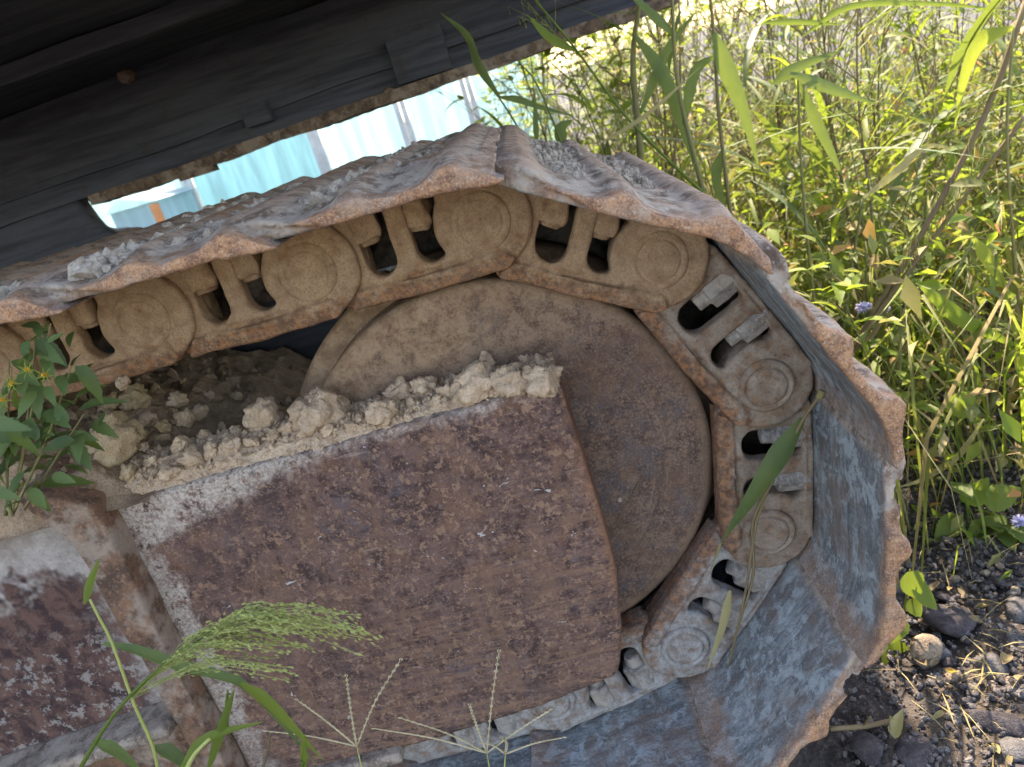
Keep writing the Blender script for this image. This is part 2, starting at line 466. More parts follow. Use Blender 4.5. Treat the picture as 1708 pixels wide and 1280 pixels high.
# ------------------------------------------------------------------ the setting
def mat_ground():
    t = NT('dark_gravelly_soil')
    med = t.noise(22, 6, .75); fine = t.noise(140, 4, .75); big = t.noise(3, 4)
    col = t.mix(t.rng(med, .35, .65), (.030, .026, .025), (.085, .074, .067))
    col = t.mix(t.rng(fine, .52, .70, 0, .6), col, (.14, .125, .112))
    col = t.mix(t.rng(big, .5, .65, 0, .5), col, (.10, .08, .056))
    return t.principled(col, 1.0, t.bump(t.math('ADD', med, t.mul(fine, .6)), 1, .006), spec=.1)
def mat_pave():
    t = NT('pale_concrete_paving')
    med = t.noise(4, 6, .7); fine = t.noise(60, 4, .7)
    col = t.mix(t.rng(med, .35, .65), (.065, .064, .070), (.095, .093, .098))
    col = t.mix(t.rng(fine, .55, .7, 0, .4), col, (.11, .107, .11))
    return t.principled(col, .95, t.bump(fine, .4, .003), spec=.15)
def ground():
    # one sheet, fine near the track, reaching the horizon
    xs = [-900, -200, -40, -8, -3] + [-2+.08*i for i in range(0, 25)] + [.02*i for i in range(0, 75)] + [1.5+.1*i for i in range(0, 20)] + [4, 8, 40, 200, 900]
    ys = [-300, -40, -6, -2] + [-1+.06*i for i in range(0, 12)] + [-.28+.02*i for i in range(0, 80)] + [1.36+.1*i for i in range(0, 25)] + [4.5, 8, 40, 200, 1500]
    v = []; f = []
    for y in ys:
        for x in xs:
            z = 0
            if -3 < x < 4 and -2 < y < 4.2:
                q = Vector((x*6, y*6, 0)); z = .018*noise.noise(q)+.009*noise.noise(q*3.3)+.005*noise.noise(q*8)-.004
            v.append((x, y, z))
    nx = len(xs)
    for j in range(len(ys)-1):
        for i in range(nx-1):
            f.append((j*nx+i, j*nx+i+1, (j+1)*nx+i+1, (j+1)*nx+i))
    o = link('ground', mesh('ground', v, f), mat_ground()); tag(o, kind='structure')
    mb = MB(); y0 = 3.2
    mb.add([(1.75, 2.25, .022), (400, 1.9, .022), (400, 900, .022), (-400, 900, .022), (-400, 9.6, .022), (3.3, 9.0, .022), (2.6, 5.0, .022)], [(0, 1, 2, 3, 4, 5, 6)])
    p = mb.build('pavement', mat_pave(), smooth=False); tag(p, kind='structure')
ground()

# ------------------------------------------------------------------ crawler track
PITCH_L = .19
PINS = [Vector((-.3197-PITCH_L*k, 0, .7018)) for k in (3, 2, 1)] + [Vector(p) for p in
        [(-.3197, 0, .7018), (-.1297, 0, .7018), (.0603, 0, .7018), (.2273, 0, .6112), (.3123, 0, .4413), (.2846, 0, .2533), (.1542, 0, .1151), (-.032, 0, .0766)]]
PINS += [Vector((-.032-PITCH_L*k, 0, .0766)) for k in (1, 2, 3, 4)]

def hole(cx, wd, z0, z1, r):
    x0, x1 = cx-wd/2, cx+wd/2; pts = []
    def arc(ox, oz, a0, a1, rr, n=5):
        for i in range(n+1):
            a = math.radians(a0+(a1-a0)*i/n); pts.append((ox+rr*math.cos(a), oz+rr*math.sin(a)))
    arc(x0+r, z0+r, 180, 270, r); arc(x1-r, z0+r, 270, 360, r)
    arc(x1-.008, z1-.008, 0, 90, .008, 2); arc(x0+.008, z1-.008, 90, 180, .008, 2)
    return pts

def make_link(seed, dirt):
    outer = []
    for i in range(9):
        a = math.radians(-60+120*i/8); outer.append((.0535*math.cos(a), .0535*math.sin(a)))
    outer = outer[::-1]                       # left side, top to bottom
    pts = list(outer)
    pts += [(.034, -.052), (.12, -.054), (.200, -.052)]
    for i in range(11):
        a = math.radians(-68+138*i/10); pts.append((.19+.0505*math.cos(a), .0505*math.sin(a)))
    pts += [(.195, .0505), (.10, .0515), (.035, .0505)]
    mb = MB()
    v, f = plate_curve(pts, [hole(.0775, .042, -.031, .046, .0200), hole(.1335, .041, -.031, .046, .0200)], .0110, .0035, 'lk')
    mb.add([(a, b+.0110, c) for a, b, c in v], f)
    # rail head along the inner rim, standing proud
    mb.add(*_bar([(.030, -.0545), (.205, -.0545), (.214, -.046), (.204, -.034), (.12, -.038), (.040, -.036)], -.006, .040))
    # top flange under the shoe
    mb.add(*_bar([(.030, .0525), (.030, .046), (.12, .045), (.19, .044), (.205, .0525)], -.003, .036))
    # boss swelling round the pin
    mb.lathe([(0.0, -.0012), (.036, -.0012), (.0475, .0002), (.0500, .004), (.0500, .03), (0, .03)], 36, (.19, 0, 0))
    # rear ear that tucks behind the neighbour's boss
    mb.lathe([(0.0, .039), (.046, .039), (.046, .066), (0, .066)], 24, (0, 0, 0))
    mb.box((.0, .040, -.035), (.058, .064, .035))
    mb.box((.055, .020, -.050), (.072, .050, -.028)); mb.box((.055, .020, .034), (.072, .050, .046))
    for q in mb.v:
        if q.y < .036: q.y += .010*min(1, max(0, (.085-q.x)/.030))
    mud = lambda co, n: dirt*max(0, noise.noise(co*38+Vector((seed*5, 0, 2)))+.05)
    return solidify(mb.me('lk', False), .0021, 3, .0006, 90, seed, mud)

def _bar(poly, y0, y1):
    n = len(poly)
    v = [(x, y0, z) for x, z in poly]+[(x, y1, z) for x, z in poly]
    f = [tuple(range(n)), tuple(range(2*n-1, n-1, -1))]+[(i, i+n, (i+1) % n+n, (i+1) % n) for i in range(n)]
    return v, f

def make_pin():
    mb = MB()
    mb.lathe([(0.0, -.0062), (.008, -.0070), (.0125, -.0080), (.0200, -.0084), (.0218, -.0076), (.0224, -.0048), (.0238, -.0048), (.0246, -.0072), (.0275, -.0076), (.0300, -.0058), (.0315, -.003), (.032, .002)], 40)
    me = mb.me('pin')
    for v in me.vertices:
        v.co += Vector((0, .0009*noise.noise(v.co*190)+.0008*noise.noise(v.co*70), 0))
    return me

def make_nut(seed, mud):
    mb = MB()
    n = 4
    c = .0150 if mud > .002 else .0150
    # squarish track nut and the thread end under it
    for (r, z0, z1, k, rot) in ((c*1.32, .052, (.013 if mud > .002 else .014), (4 if mud > .002 else 6), PI/4 if mud > .002 else PI/6), (.0108, .02, (.008 if mud > .002 else -.001), 12, 0)):
        vs_ = [(r*math.cos(2*PI*i/k+rot), r*math.sin(2*PI*i/k+rot), z) for z in (z1, z0) for i in range(k)]
        fs = [tuple(range(k-1, -1, -1)), tuple(range(k, 2*k))]+[(i, (i+1) % k, (i+1) % k+k, i+k) for i in range(k)]
        mb.add(vs_, fs)
    ex = (lambda co, nn: mud*(noise.noise(co*70+Vector((seed*3, 1, 0)))+.5)) if mud else None
    return solidify(mb.me('nut', False), .0016, 2, .0004, 150, seed, ex)

SHOE_PROF = [(.006, .060), (.030, .0530), (.10, .0520), (.178, .0525), (.204, .0490), (.222, .0435), (.240, .0335),
             (.2435, .0350), (.234, .0480), (.216, .0575), (.207, .0640), (.200, .0745), (.191, .0800), (.181, .0765), (.173, .0660),
             (.160, .0625), (.136, .0620), (.124, .0655), (.117, .0745), (.109, .0795), (.100, .0760), (.092, .0660),
             (.078, .0625), (.056, .0620), (.042, .0660), (.033, .0760), (.021, .0815), (.008, .0780), (.001, .070)]
SHOE_PROF = [(x, z+.003) for x, z in SHOE_PROF]
Y_NEAR, Y_FAR = -.184, .400
def make_shoe(seed, mud=0.0, lip=0.0, rim=.72):
    prof = [(x, max(z, lip)) if x > .2 else (x, z) for x, z in SHOE_PROF]
    if rim < .7: prof[0] = (.006, .0570)
    n = len(prof); ny = 40; v = []; f = []
    for j in range(ny+1):
        y = Y_NEAR+(Y_FAR-Y_NEAR)*j/ny
        fade = rim+(1-rim)*min(1, (y-Y_NEAR)/.055)
        v += [(x, y + max(0, (.058-x)/.058)*.040*(1-j/ny), z if z < .067 else .067+(z-.067)*fade) for x, z in prof]
    for j in range(ny):
        for i in range(n):
            a = j*n+i; b = j*n+(i+1) % n
            f.append((a, b, b+n, a+n))
    f.append(tuple(range(n-1, -1, -1))); f.append(tuple(ny*n+i for i in range(n)))
    off = Vector((seed*9.1, seed*4.3, seed*2.2))
    def ex(co, nr):
        e = max(0, 1-(co.y-Y_NEAR)/.06)                      # worn, nibbled near rim
        q = co*42+off
        d = e*.0012*(noise.noise(q)+.6*noise.noise(q*2.4))
        if co.z > .056 and nr.z > .3 and mud:                # mud packed between the grousers
            k = noise.noise(co*17+off)+.6*noise.noise(co*41+off)+.35*noise.noise(co*110+off)
            low = 1-min(1, max(0, (co.z-.064)/.019))
            d += mud*max(0, .75+.45*k)*low*min(1, max(0, (co.y-Y_NEAR-.006)/.05))
        return d
    return solidify(mesh('sh', v, f, False), .0026, 4, .0006, 48, seed, ex)

trk = empty('crawler_track', (0, .1, 0))
tag(trk, 'rusty crawler track chain curving round the front idler wheel', 'crawler track')
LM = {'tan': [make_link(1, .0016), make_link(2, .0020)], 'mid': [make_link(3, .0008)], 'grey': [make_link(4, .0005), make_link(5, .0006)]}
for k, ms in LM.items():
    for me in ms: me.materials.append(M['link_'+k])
PINM = {}
for k in ('tan', 'mid', 'grey'):
    PINM[k] = make_pin(); PINM[k].materials.append(M['link_'+k])
NUTM = {'tan': [make_nut(1, .0030), make_nut(2, .0024), make_nut(6, .0036)], 'mid': [make_nut(3, .0003)], 'grey': [make_nut(4, .0010), make_nut(5, .0014)]}
for k, ms in NUTM.items():
    for me in ms: me.materials.append(M['link_tan'] if k == 'tan' else M['nut'])
SHM = [make_shoe(1, .011, .0500, .38), make_shoe(2, .014, .0500, .38), make_shoe(3, .007, .0, .50), make_shoe(4, .0), make_shoe(5, .0)]
for me in SHM: me.materials.append(M['shoe'])
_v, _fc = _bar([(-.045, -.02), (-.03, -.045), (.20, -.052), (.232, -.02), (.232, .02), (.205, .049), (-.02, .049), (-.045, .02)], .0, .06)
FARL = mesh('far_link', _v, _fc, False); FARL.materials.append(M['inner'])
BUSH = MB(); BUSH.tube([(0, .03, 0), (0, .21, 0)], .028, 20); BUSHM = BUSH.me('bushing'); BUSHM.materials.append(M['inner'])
first_top = 0
for i in range(len(PINS)-1):
    a, b = PINS[i], PINS[i+1]
    ang = math.atan2(b.z-a.z, b.x-a.x)
    mt = Matrix.Translation(a) @ Matrix.Rotation(-ang, 4, 'Y')
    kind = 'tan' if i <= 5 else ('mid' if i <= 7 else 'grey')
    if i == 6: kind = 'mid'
    # the shoe
    shi = {2: 0, 3: 0, 4: 1, 5: 2, 6: 3, 7: 4, 8: 3, 9: 4}.get(i, 2 if i < 6 else 3)
    base = Matrix.Translation(-trk.location)
    sh = link('track_shoe', SHM[shi], None, trk, base @ mt)
    if i == 5: sh['label'] = 'shoe with its curled rear lip standing clear at the bend'
    if i == 8: sh['label'] = 'shoe showing its scoured blue grey inner face'
    lk = link('track_link', LM[kind][i % len(LM[kind])], None, trk, base @ mt)
    pn = link('pin', PINM[kind], None, lk, Matrix.Translation((.19, 0, 0)) @ Matrix.Rotation(RND.uniform(0, 6), 4, 'Y') @ Matrix.Diagonal((1.0, .5 if kind == 'tan' else 1, 1.0, 1)))
    for q, hx in enumerate((.0720, .1275)):
        nm = NUTM[kind][(i+q) % len(NUTM[kind])]
        link('nut', nm, None, lk, Matrix.Translation((hx-(.0015 if kind == 'tan' else 0)+RND.uniform(-.002, .002), (.0235 if q == 0 else .0185), 0)) @ Matrix.Rotation(RND.uniform(-.25, .25), 4, 'Z'))
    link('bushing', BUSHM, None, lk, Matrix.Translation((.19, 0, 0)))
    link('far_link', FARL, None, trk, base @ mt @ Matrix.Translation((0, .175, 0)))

# ------------------------------------------------------------------ idler wheel
IC = Vector((0, 0, .3913))
idl = empty('idler_wheel', IC+Vector((0, .1, 0)))
tag(idl, 'large round rusty idler wheel inside the bend of the crawler track', 'idler wheel')
mb = MB()
prof = [(0, .026), (.10, .026), (.17, .0275), (.225, .027), (.240, .0285), (.2465, .033), (.2475, .045), (.2475, .086)]
mb.lathe(prof, 120)
me = mb.me('wheel_disc')
for v in me.vertices:
    v.co.y += .0010*noise.noise(v.co*30)
    r_ = math.hypot(v.co.x, v.co.z)
    if r_ > .2: v.co *= 1+.004*noise.noise(Vector((v.co.x*22, v.co.z*22, 3)))
link('wheel_disc', me, M['idler'], idl, Matrix.Translation((0, -.1, 0)))
mb = MB(); mb.lathe([(.2474, .084), (.268, .086), (.274, .092), (.274, .142), (.268, .148), (.2474, .150)], 120)
link('centre_flange', mb.me('centre_flange'), M['idler'], idl, Matrix.Translation((0, -.1, 0)))
mb = MB(); mb.lathe([(.2475, .148), (.2475, .19), (.24, .21), (0, .21)], 120)
link('rear_disc', mb.me('rear_disc'), M['idler'], idl, Matrix.Translation((0, -.1, 0)))

# ------------------------------------------------------------------ track frame
frm = empty('track_frame', (-.3, 0, .1))
tag(frm, 'rust brown track frame with a wide side plate in front of the idler', 'track frame')
def wavy_plate(name, poly, y0, y1, m, parent, dent=.0015, vox=.0045, fr=9):
    v, f = _bar(poly, y0, y1)
    me = solidify(mesh(name, v, f, False), vox, 2, .0003, 120, 1,
                  lambda co, n: dent*noise.noise(Vector((co.x*fr, co.y*3, co.z*fr)))+.0007*noise.noise(co*45))
    return link(name, me, m, parent)
TOPZ = .530
wavy_plate('side_plate', [(-.418, .110), (-.20, .112), (-.02, .131), (.060, .146), (.070, .158), (.086, .210), (.0985, .290), (.1005, .370), (.0985, .440), (.0945, .522), (.088, TOPZ), (-.418, TOPZ)],
           -.062, .012, M['plate'], frm, .0028)
# box section behind, left of the idler
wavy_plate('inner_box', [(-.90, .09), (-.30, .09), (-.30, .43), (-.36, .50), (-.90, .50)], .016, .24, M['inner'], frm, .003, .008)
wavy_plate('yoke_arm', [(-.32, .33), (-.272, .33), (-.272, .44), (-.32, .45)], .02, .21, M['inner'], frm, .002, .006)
wavy_plate('end_rib', [(-.456, .08), (-.422, .08), (-.414, .34), (-.404, .520), (-.410, .545), (-.432, .560), (-.470, .585), (-.480, .570), (-.452, .520), (-.447, .34)], -.092, -.010, M['rib'], frm, .003, .004, 22)
wavy_plate('rear_plate', [(-1.0, .18), (-.449, .18), (-.444, .56), (-.52, .60), (-1.0, .64)], -.050, .010, M['left'], frm, .004, .006)
wavy_plate('lower_flange', [(-1.0, .206), (-.452, .262), (-.452, .246), (-1.0, .184)], -.105, -.046, M['ledge'], frm, .002, .0045)
wavy_plate('lower_beam', [(-1.0, .06), (-.50, .075), (-.456, .09), (-.456, .236), (-1.0, .175)], -.070, -.012, M['rib'], frm, .003, .006)
wavy_plate('bottom_guard', [(-.45, .085), (-.22, .100), (-.22, .118), (-.45, .116)], -.075, .0, M['ledge'], frm, .002, .0045)

# dried mud on the frame: heightfields
def heightfield(name, x0, x1, y0, y1, nx, ny, fz, m, label=None, parent=None):
    v = []; f = []
    for j in range(ny+1):
        for i in range(nx+1):
            x = x0+(x1-x0)*i/nx; y = y0+(y1-y0)*j/ny
            v.append((x, y+(.006*noise.noise(Vector((x*30, 1, 1)))+.003*noise.noise(Vector((x*90, 1, 1))) if j == 0 else 0), fz(x, y)))
    for j in range(ny):
        for i in range(nx):
            a = j*(nx+1)+i; f.append((a, a+1, a+nx+2, a+nx+1))
    return link(name, mesh(name, v, f), m, parent)
def ledge_z(x, y):
    u = (y+.064)/.08
    k = noise.noise(Vector((x*34, y*34, 0)))+.6*noise.noise(Vector((x*80, y*80, 4)))+.35*noise.noise(Vector((x*190, y*190, 9)))
    base = TOPZ-.012+min(1, max(0, u*4))*.016
    hgt = .004+.012*max(0, min(1, (-.05-x)/.3))
    rise = hgt*min(1, max(0, u*1.6))
    end = min(1, max(0, (.094-x)/.03))
    return base+(rise+.0055*k*min(1, max(0.0, u*2.5)))*end
o = heightfield('dried_mud', -.425, .094, -.0590, .0245, 300, 54, ledge_z, M['mud'], parent=frm)
o['kind'] = 'stuff'
def back_z(x, y):
    k = noise.noise(Vector((x*18, y*18, 5)))+.5*noise.noise(Vector((x*47, y*47, 4)))+.25*noise.noise(Vector((x*120, y*120, 4)))
    return .532+.016*k+.05*max(0, min(1, (-.33-x)/.2))-.05*max(0, min(1, (x+.33)/.05))
o = heightfield('dust_bed', -1.0, -.284, .0145, .40, 200, 100, back_z, M['soil'], parent=frm); o['kind'] = 'stuff'
def mound_z(x, y):
    k = noise.noise(Vector((x*14, y*14, 5)))+.6*noise.noise(Vector((x*37, y*37, 4)))+.3*noise.noise(Vector((x*100, y*100, 4)))
    u = min(1, max(0, (y+.075)/.03))
    e = min(1, max(0, (-.375-x)/.05))
    return .53+u*(.030+.13*min(1, max(0, (-.40-x)/.35)))*e+.011*k*u
o = heightfield('soil_heap', -1.0, -.36, -.078, .2, 200, 90, mound_z, M['soil'])
tag(o, 'brown soil heaped on the frame beneath the top run at the left', 'soil', kind='stuff')

# ------------------------------------------------------------------ clods of dried mud
def rock_mesh(seed, sub=3, rough=.32, flat=.8, facets=0):
    bm = bmesh.new(); bmesh.ops.create_icosphere(bm, subdivisions=sub, radius=1)
    off = Vector((seed*7.3, seed*1.9, seed*4.1)); rr = random.Random(seed)
    pl = []
    for _ in range(facets):
        d = Vector((rr.gauss(0, 1), rr.gauss(0, 1), rr.gauss(0, 1))).normalized(); pl.append((d, rr.uniform(.55, .85)))
    for v in bm.verts:
        p = v.co.normalized()
        k = noise.noise(p*1.1+off)*.9+.55*noise.noise(p*2.7+off)+.36*noise.noise(p*6+off)+(.22*noise.noise(p*12+off)+.14*noise.noise(p*21+off) if sub > 3 else .12*noise.noise(p*13+off))
        q = p*(1+rough*k)
        for d, h in pl:
            s_ = q.dot(d)
            if s_ > h: q -= d*(s_-h)*.9
        v.co = Vector((q.x, q.y, q.z*flat))
    me = bpy.data.meshes.new('rock'); bm.to_mesh(me); bm.free()
    me.polygons.foreach_set('use_smooth', [True]*len(me.polygons))
    return me
CLOD = [rock_mesh(s_, 4, .50, .85, 1) for s_ in range(6)]
CLODT = [c.copy() for c in CLOD]
for c in CLOD: c.materials.append(M['mud'])
for c in CLODT: c.materials.append(M['mudtan'])
def surf(x, y):
    if x < -.42 : return mound_z(x, y) if y < .2 else back_z(x, y)
    if y < .0245: return ledge_z(x, y)
    return back_z(x, y)
def place_px(px, py, r):
    """slide along the line of sight until the clod rests on the mud bed"""
    Y = -.06
    while Y < .24:
        p = un(px, py, Y=Y)
        if p.z <= surf(p.x, Y)+r*.55: return p
        Y += .002
    return un(px, py, Y=-.03)
SC = 1/1750.0
clods = [ # px, py, radius in px, tan?, label
 (186, 738, 46, 1, 'large tan broken clod at the left end of the frame top'),
 (530, 688, 44, 0, 'biggest pale clod sitting by the left edge of the idler'),
 (441, 694, 30, 0, 'pointed pale clod left of the biggest clod'),
 (225, 668, 27, 1, 'brown angular clod in shade under the top run'),
 (180, 676, 22, 1, 'small round brown clod above the large tan clod'),
 (810, 606, 17, 0, 'small upright lump standing on top of the clods'),
 (790, 640, 34, 0, 'pale lumpy clod below the small upright lump'),
 (903, 634, 30, 0, 'pale clod at the right end of the frame top'),
 (852, 636, 28, 0, 'pale clod second from the right end of the frame top'),
 (706, 648, 21, 0, 'squarish pale clod midway along the frame top'),
 (663, 656, 23, 0, 'rounded pale clod left of the squarish clod'),
 (636, 690, 24, 0, 'pale clod right of the biggest clod, low at the plate edge'),
]
for k, (px, py, r, tan, lab) in enumerate(clods):
    R_ = r*SC
    p = place_px(px, py, R_)
    me = (CLODT if tan else CLOD)[k % 6]
    e = Euler((RND.uniform(-.4, .4), RND.uniform(-.4, .4), RND.uniform(0, 6)))
    sc = (R_*1.22, R_*1.15, R_*1.18) if k != 5 else (R_*.9, R_*.9, R_*1.5)
    o = link('mud_clod', me, None, None, Matrix.LocRotScale(p, e, sc))
    tag(o, lab, 'clod', 'dried mud clods on the track frame')
small = [(285, 640+50, 22), (330, 690, 20), (245, 702, 22), (268, 712, 18), (300, 742, 24), (340, 726, 18), (370, 712, 14), (400, 718, 16), (236, 748, 18),
         (745, 655, 20), (600, 700, 18), (585, 712, 14), (480, 716, 18), (455, 728, 16), (420, 738, 18), (385, 742, 20), (355, 752, 18), (320, 765, 22), (685, 672, 16),
         (730, 668, 18), (770, 668, 18), (825, 655, 20), (872, 652, 18), (885, 620, 18), (925, 622, 14), (250, 772, 22), (280, 790, 18), (215, 790, 20), (310, 700, 22), (295, 668, 20),
         (260, 650, 16), (205, 640, 16), (160, 640, 18), (350, 660, 14), (620, 675, 12), (545, 720, 14), (510, 722, 14)]
for k, (px, py, r) in enumerate(small):
    R_ = r*SC*RND.uniform(.6, 1.05)*(.85 if px > 560 else 1)
    p = place_px(px, py, R_)
    me = (CLODT if px < 300 and k % 3 == 0 else CLOD)[(k*5+1) % 6]
    o = link('mud_clod', me, None, None, Matrix.LocRotScale(p, Euler((RND.uniform(-1, 1), RND.uniform(-1, 1), RND.uniform(0, 6))), (R_*1.1, R_*1.05, R_*.95)))
    tag(o, 'small crumbly clod in the row on the frame', 'clod', 'small clods on the frame')
# crumbs: too many to count
def crumbs(name, n, fpos, rmin, rmax, m, label=None, parent=None, sub=1, seed=3):
    rr = random.Random(seed); mb = MB()
    bm = bmesh.new(); bmesh.ops.create_icosphere(bm, subdivisions=sub, radius=1)
    bv = [v.co.copy() for v in bm.verts]; bf = [tuple(v.index for v in f.verts) for f in bm.faces]; bm.free()
    for _ in range(n):
        p = fpos(rr)
        if p is None: continue
        r = rmin+(rmax-rmin)*rr.random()**2.5
        e = Euler((rr.uniform(0, 6), rr.uniform(0, 6), rr.uniform(0, 6))).to_matrix()
        s_ = Vector((rr.uniform(.7, 1.4), rr.uniform(.7, 1.2), rr.uniform(.4, .9)))
        vv = []
        for q in bv:
            k = 1+rr.uniform(-.36, .30)
            vv.append(Vector(p)+e @ Vector((q.x*s_.x, q.y*s_.y, q.z*s_.z))*r*k)
        mb.add(vv, bf)
    o = mb.build(name, m, parent, smooth=False); o['kind'] = 'stuff'
    if label: tag(o, label, 'crumbs' if parent is None else None)
    return o
def crumb_pos(rr):
    x = rr.uniform(-.42, .092); y = rr.uniform(-.058, .024)
    return (x, y, ledge_z(x, y)+.001)
o = crumbs('mud_crumbs', 1800, crumb_pos, .0010, .0050, M['mud'], 'pale crumbs of dried mud strewn between the clods on the frame top')
o['category'] = 'mud'
o = crumbs('soil_crumbs', 700, lambda rr: (lambda x, y: (x, y, mound_z(x, y)))(rr.uniform(-.9, -.38), rr.uniform(-.06, .18)), .002, .010, M['soil'],
       'brown soil crumbs on the heap at the left end of the frame', seed=8)
o['category'] = 'soil'
o = crumbs('dust_lumps', 260, lambda rr: (lambda x, y: (x, y, back_z(x, y)))(rr.uniform(-.75, -.29), rr.uniform(.02, .38)), .003, .013, M['soil'],
       'grey dusty lumps in the shade behind the frame plate', seed=9)
o['category'] = 'dust'
# mud crumbs stuck on the upper shoes
def shoe_mud(i, n, m, x_lo, x_hi, y_lo, y_hi, rmax, seed):
    a, b = PINS[i], PINS[i+1]; ang = math.atan2(b.z-a.z, b.x-a.x)
    mt = Matrix.Translation(a) @ Matrix.Rotation(-ang, 4, 'Y')
    def fp(rr):
        x = rr.uniform(x_lo, x_hi); y = rr.uniform(y_lo, y_hi)
        z = .0700+.004*rr.random()
        for gx in (.018, .107, .189):
            d = abs(x-gx)
            if d < .012: z = .080-max(0, d-.006)*1.2
        return mt @ Vector((x, y, z))
    o = crumbs('dried_mud', n, fp, .0015, rmax, m, None, trk, seed=seed)
shoe_mud(2, 260, M['mudgrey'], .06, .10, -.15, .2, .008, 21)
shoe_mud(3, 420, M['mudgrey'], .02, .10, -.15, .3, .010, 22)
shoe_mud(3, 90, M['mudgrey'], .045, .09, -.155, -.10, .014, 27)
shoe_mud(2, 60, M['mudgrey'], .13, .17, -.155, -.12, .012, 28)
shoe_mud(4, 120, M['mudgrey'], .05, .09, -.14, -.02, .011, 29)
shoe_mud(3, 380, M['mudgrey'], .12, .18, -.14, .3, .009, 23)
shoe_mud(4, 500, M['mudgrey'], .03, .18, -.10, .35, .007, 24)
shoe_mud(5, 500, M['mudgrey'], .03, .10, -.10, .35, .006, 25)
shoe_mud(5, 120, M['mudgrey'], .12, .17, -.06, .3, .006, 26)

# ------------------------------------------------------------------ hull above
hl = empty('excavator_body', (-1, 1.5, .86))
tag(hl, 'dark steel underside of the machine body hanging above the track', 'machine body')
def prism(name, quad_yz, x0, x1, m, parent, tilt=0.0, bevel=.006, pivot=-.85):
    """bar along X with cross-section quad_yz; rises to the right by tilt"""
    n = len(quad_yz); v = []; f = []; nx = 160
    for i in range(nx+1):
        x = x0+(x1-x0)*i/nx
        for (y, z) in quad_yz:
            q = Vector((x*5, y*5, z*5))
            rag = (.004*noise.noise(Vector((x*9, y, 3)))+.0022*noise.noise(Vector((x*55, y, 8)))+(.006 if noise.noise(Vector((x*4, 7, 2))) > .28 else 0)) if z < .84 else 0
            v.append((x, y+.006*noise.noise(q), z+tilt*(x-pivot)+.006*noise.noise(q+Vector((9, 1, 1)))+rag))
    for i in range(nx):
        for k in range(n):
            a = i*n+k; b = i*n+(k+1) % n
            f.append((a, a+n, b+n, b))
    f.append(tuple(range(n))); f.append(tuple(nx*n+k for k in range(n-1, -1, -1)))
    return link(name, mesh(name, v, f, False), m, parent)
TL = .028
M['edge'] = mat_rust('hull_edge_lit_tan', (.075, .055, .045), (.17, .115, .080), .5)  # tan brown paints in the light caught along the hull's bottom edge
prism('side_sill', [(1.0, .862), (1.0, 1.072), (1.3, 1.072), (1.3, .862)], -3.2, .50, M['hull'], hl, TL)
prism('bottom_flange', [(.975, .838), (.975, .8615), (1.06, .8615), (1.06, .838)], -.852, .51, M['edge'], hl, TL)
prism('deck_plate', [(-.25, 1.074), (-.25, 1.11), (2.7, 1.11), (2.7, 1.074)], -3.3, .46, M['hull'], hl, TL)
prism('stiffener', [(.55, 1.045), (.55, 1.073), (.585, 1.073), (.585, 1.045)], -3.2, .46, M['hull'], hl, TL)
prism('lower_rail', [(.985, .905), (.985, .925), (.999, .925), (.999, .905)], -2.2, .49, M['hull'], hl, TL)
for k, (px, py, wd, ht) in enumerate([(430, 190, .030, .022), (700, 92, .06, .045)]):
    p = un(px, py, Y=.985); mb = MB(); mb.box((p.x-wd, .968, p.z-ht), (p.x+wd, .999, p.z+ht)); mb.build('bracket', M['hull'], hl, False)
for px, py in [(130, 128), (210, 128), (652, 157), (10, 105)]:
    p = un(px, py, Y=.985); mb = MB(); mb.lathe([(0, -.012), (.014, -.012), (.016, -.004), (.016, .014)], 8, (p.x, .985, p.z)); mb.build('bolt', M['edge'], hl, False)
mb = MB(); p = un(325, 290, Y=.97); mb.box((p.x-.03, .95, p.z-.007), (p.x+.045, 1.0, p.z+.006)); mb.build('tab', M['edge'], hl, False)
# undercarriage centre behind, dark
cb = empty('car_body', (-1.2, 1.0, 0))
tag(cb, 'black bulk of the undercarriage centre seen behind the track at the left', 'car body')
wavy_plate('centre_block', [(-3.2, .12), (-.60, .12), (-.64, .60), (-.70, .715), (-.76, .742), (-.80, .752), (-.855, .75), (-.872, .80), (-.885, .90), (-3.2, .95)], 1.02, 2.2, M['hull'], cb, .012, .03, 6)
for _v in cb.children[0].data.vertices: _v.co.x -= .56*max(0, _v.co.y-1.02)
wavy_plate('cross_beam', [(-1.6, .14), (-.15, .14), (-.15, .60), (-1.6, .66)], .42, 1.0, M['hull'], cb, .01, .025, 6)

# ------------------------------------------------------------------ far background seen through the gap and past the weeds
def mat_sheet(name, col, tr):
    t = NT(name); c2 = t.mix(t.rng(t.noise(1.0, 3, .6, 0, t.scale(t.pos(), (9, 9, 1))), .35, .65), col, tuple(c*.82 for c in col))
    b = t.n('ShaderNodeBsdfPrincipled'); t.put(b.inputs['Base Color'], c2); b.inputs['Roughness'].default_value = .5
    x = t.n('ShaderNodeBsdfTranslucent'); t.put(x.inputs['Color'], c2)
    m_ = t.n('ShaderNodeMixShader'); m_.inputs[0].default_value = tr
    t.t.links.new(b.outputs[0], m_.inputs[1]); t.t.links.new(x.outputs[0], m_.inputs[2]); t.t.links.new(m_.outputs[0], t.out.inputs[0])
    return t.m
M['cyan'] = mat_sheet('pale_cyan_plastic_sheet', (.42, .66, .69), .5)
M['white'] = mat_sheet('white_plastic_sheet', (.60, .80, .82), .6)
M['post'] = mat_plain('pale_grey_post', (.50, .52, .50), .6, .15, 6)
M['orange'] = mat_plain('orange_trim', (.62, .26, .10), .6, .15, 6)
M['blue'] = mat_plain('blue_sheet', (.12, .30, .52), .6, .2, 6)
M['redrag'] = mat_plain('red_plastic', (.60, .09, .06), .6, .2, 9)
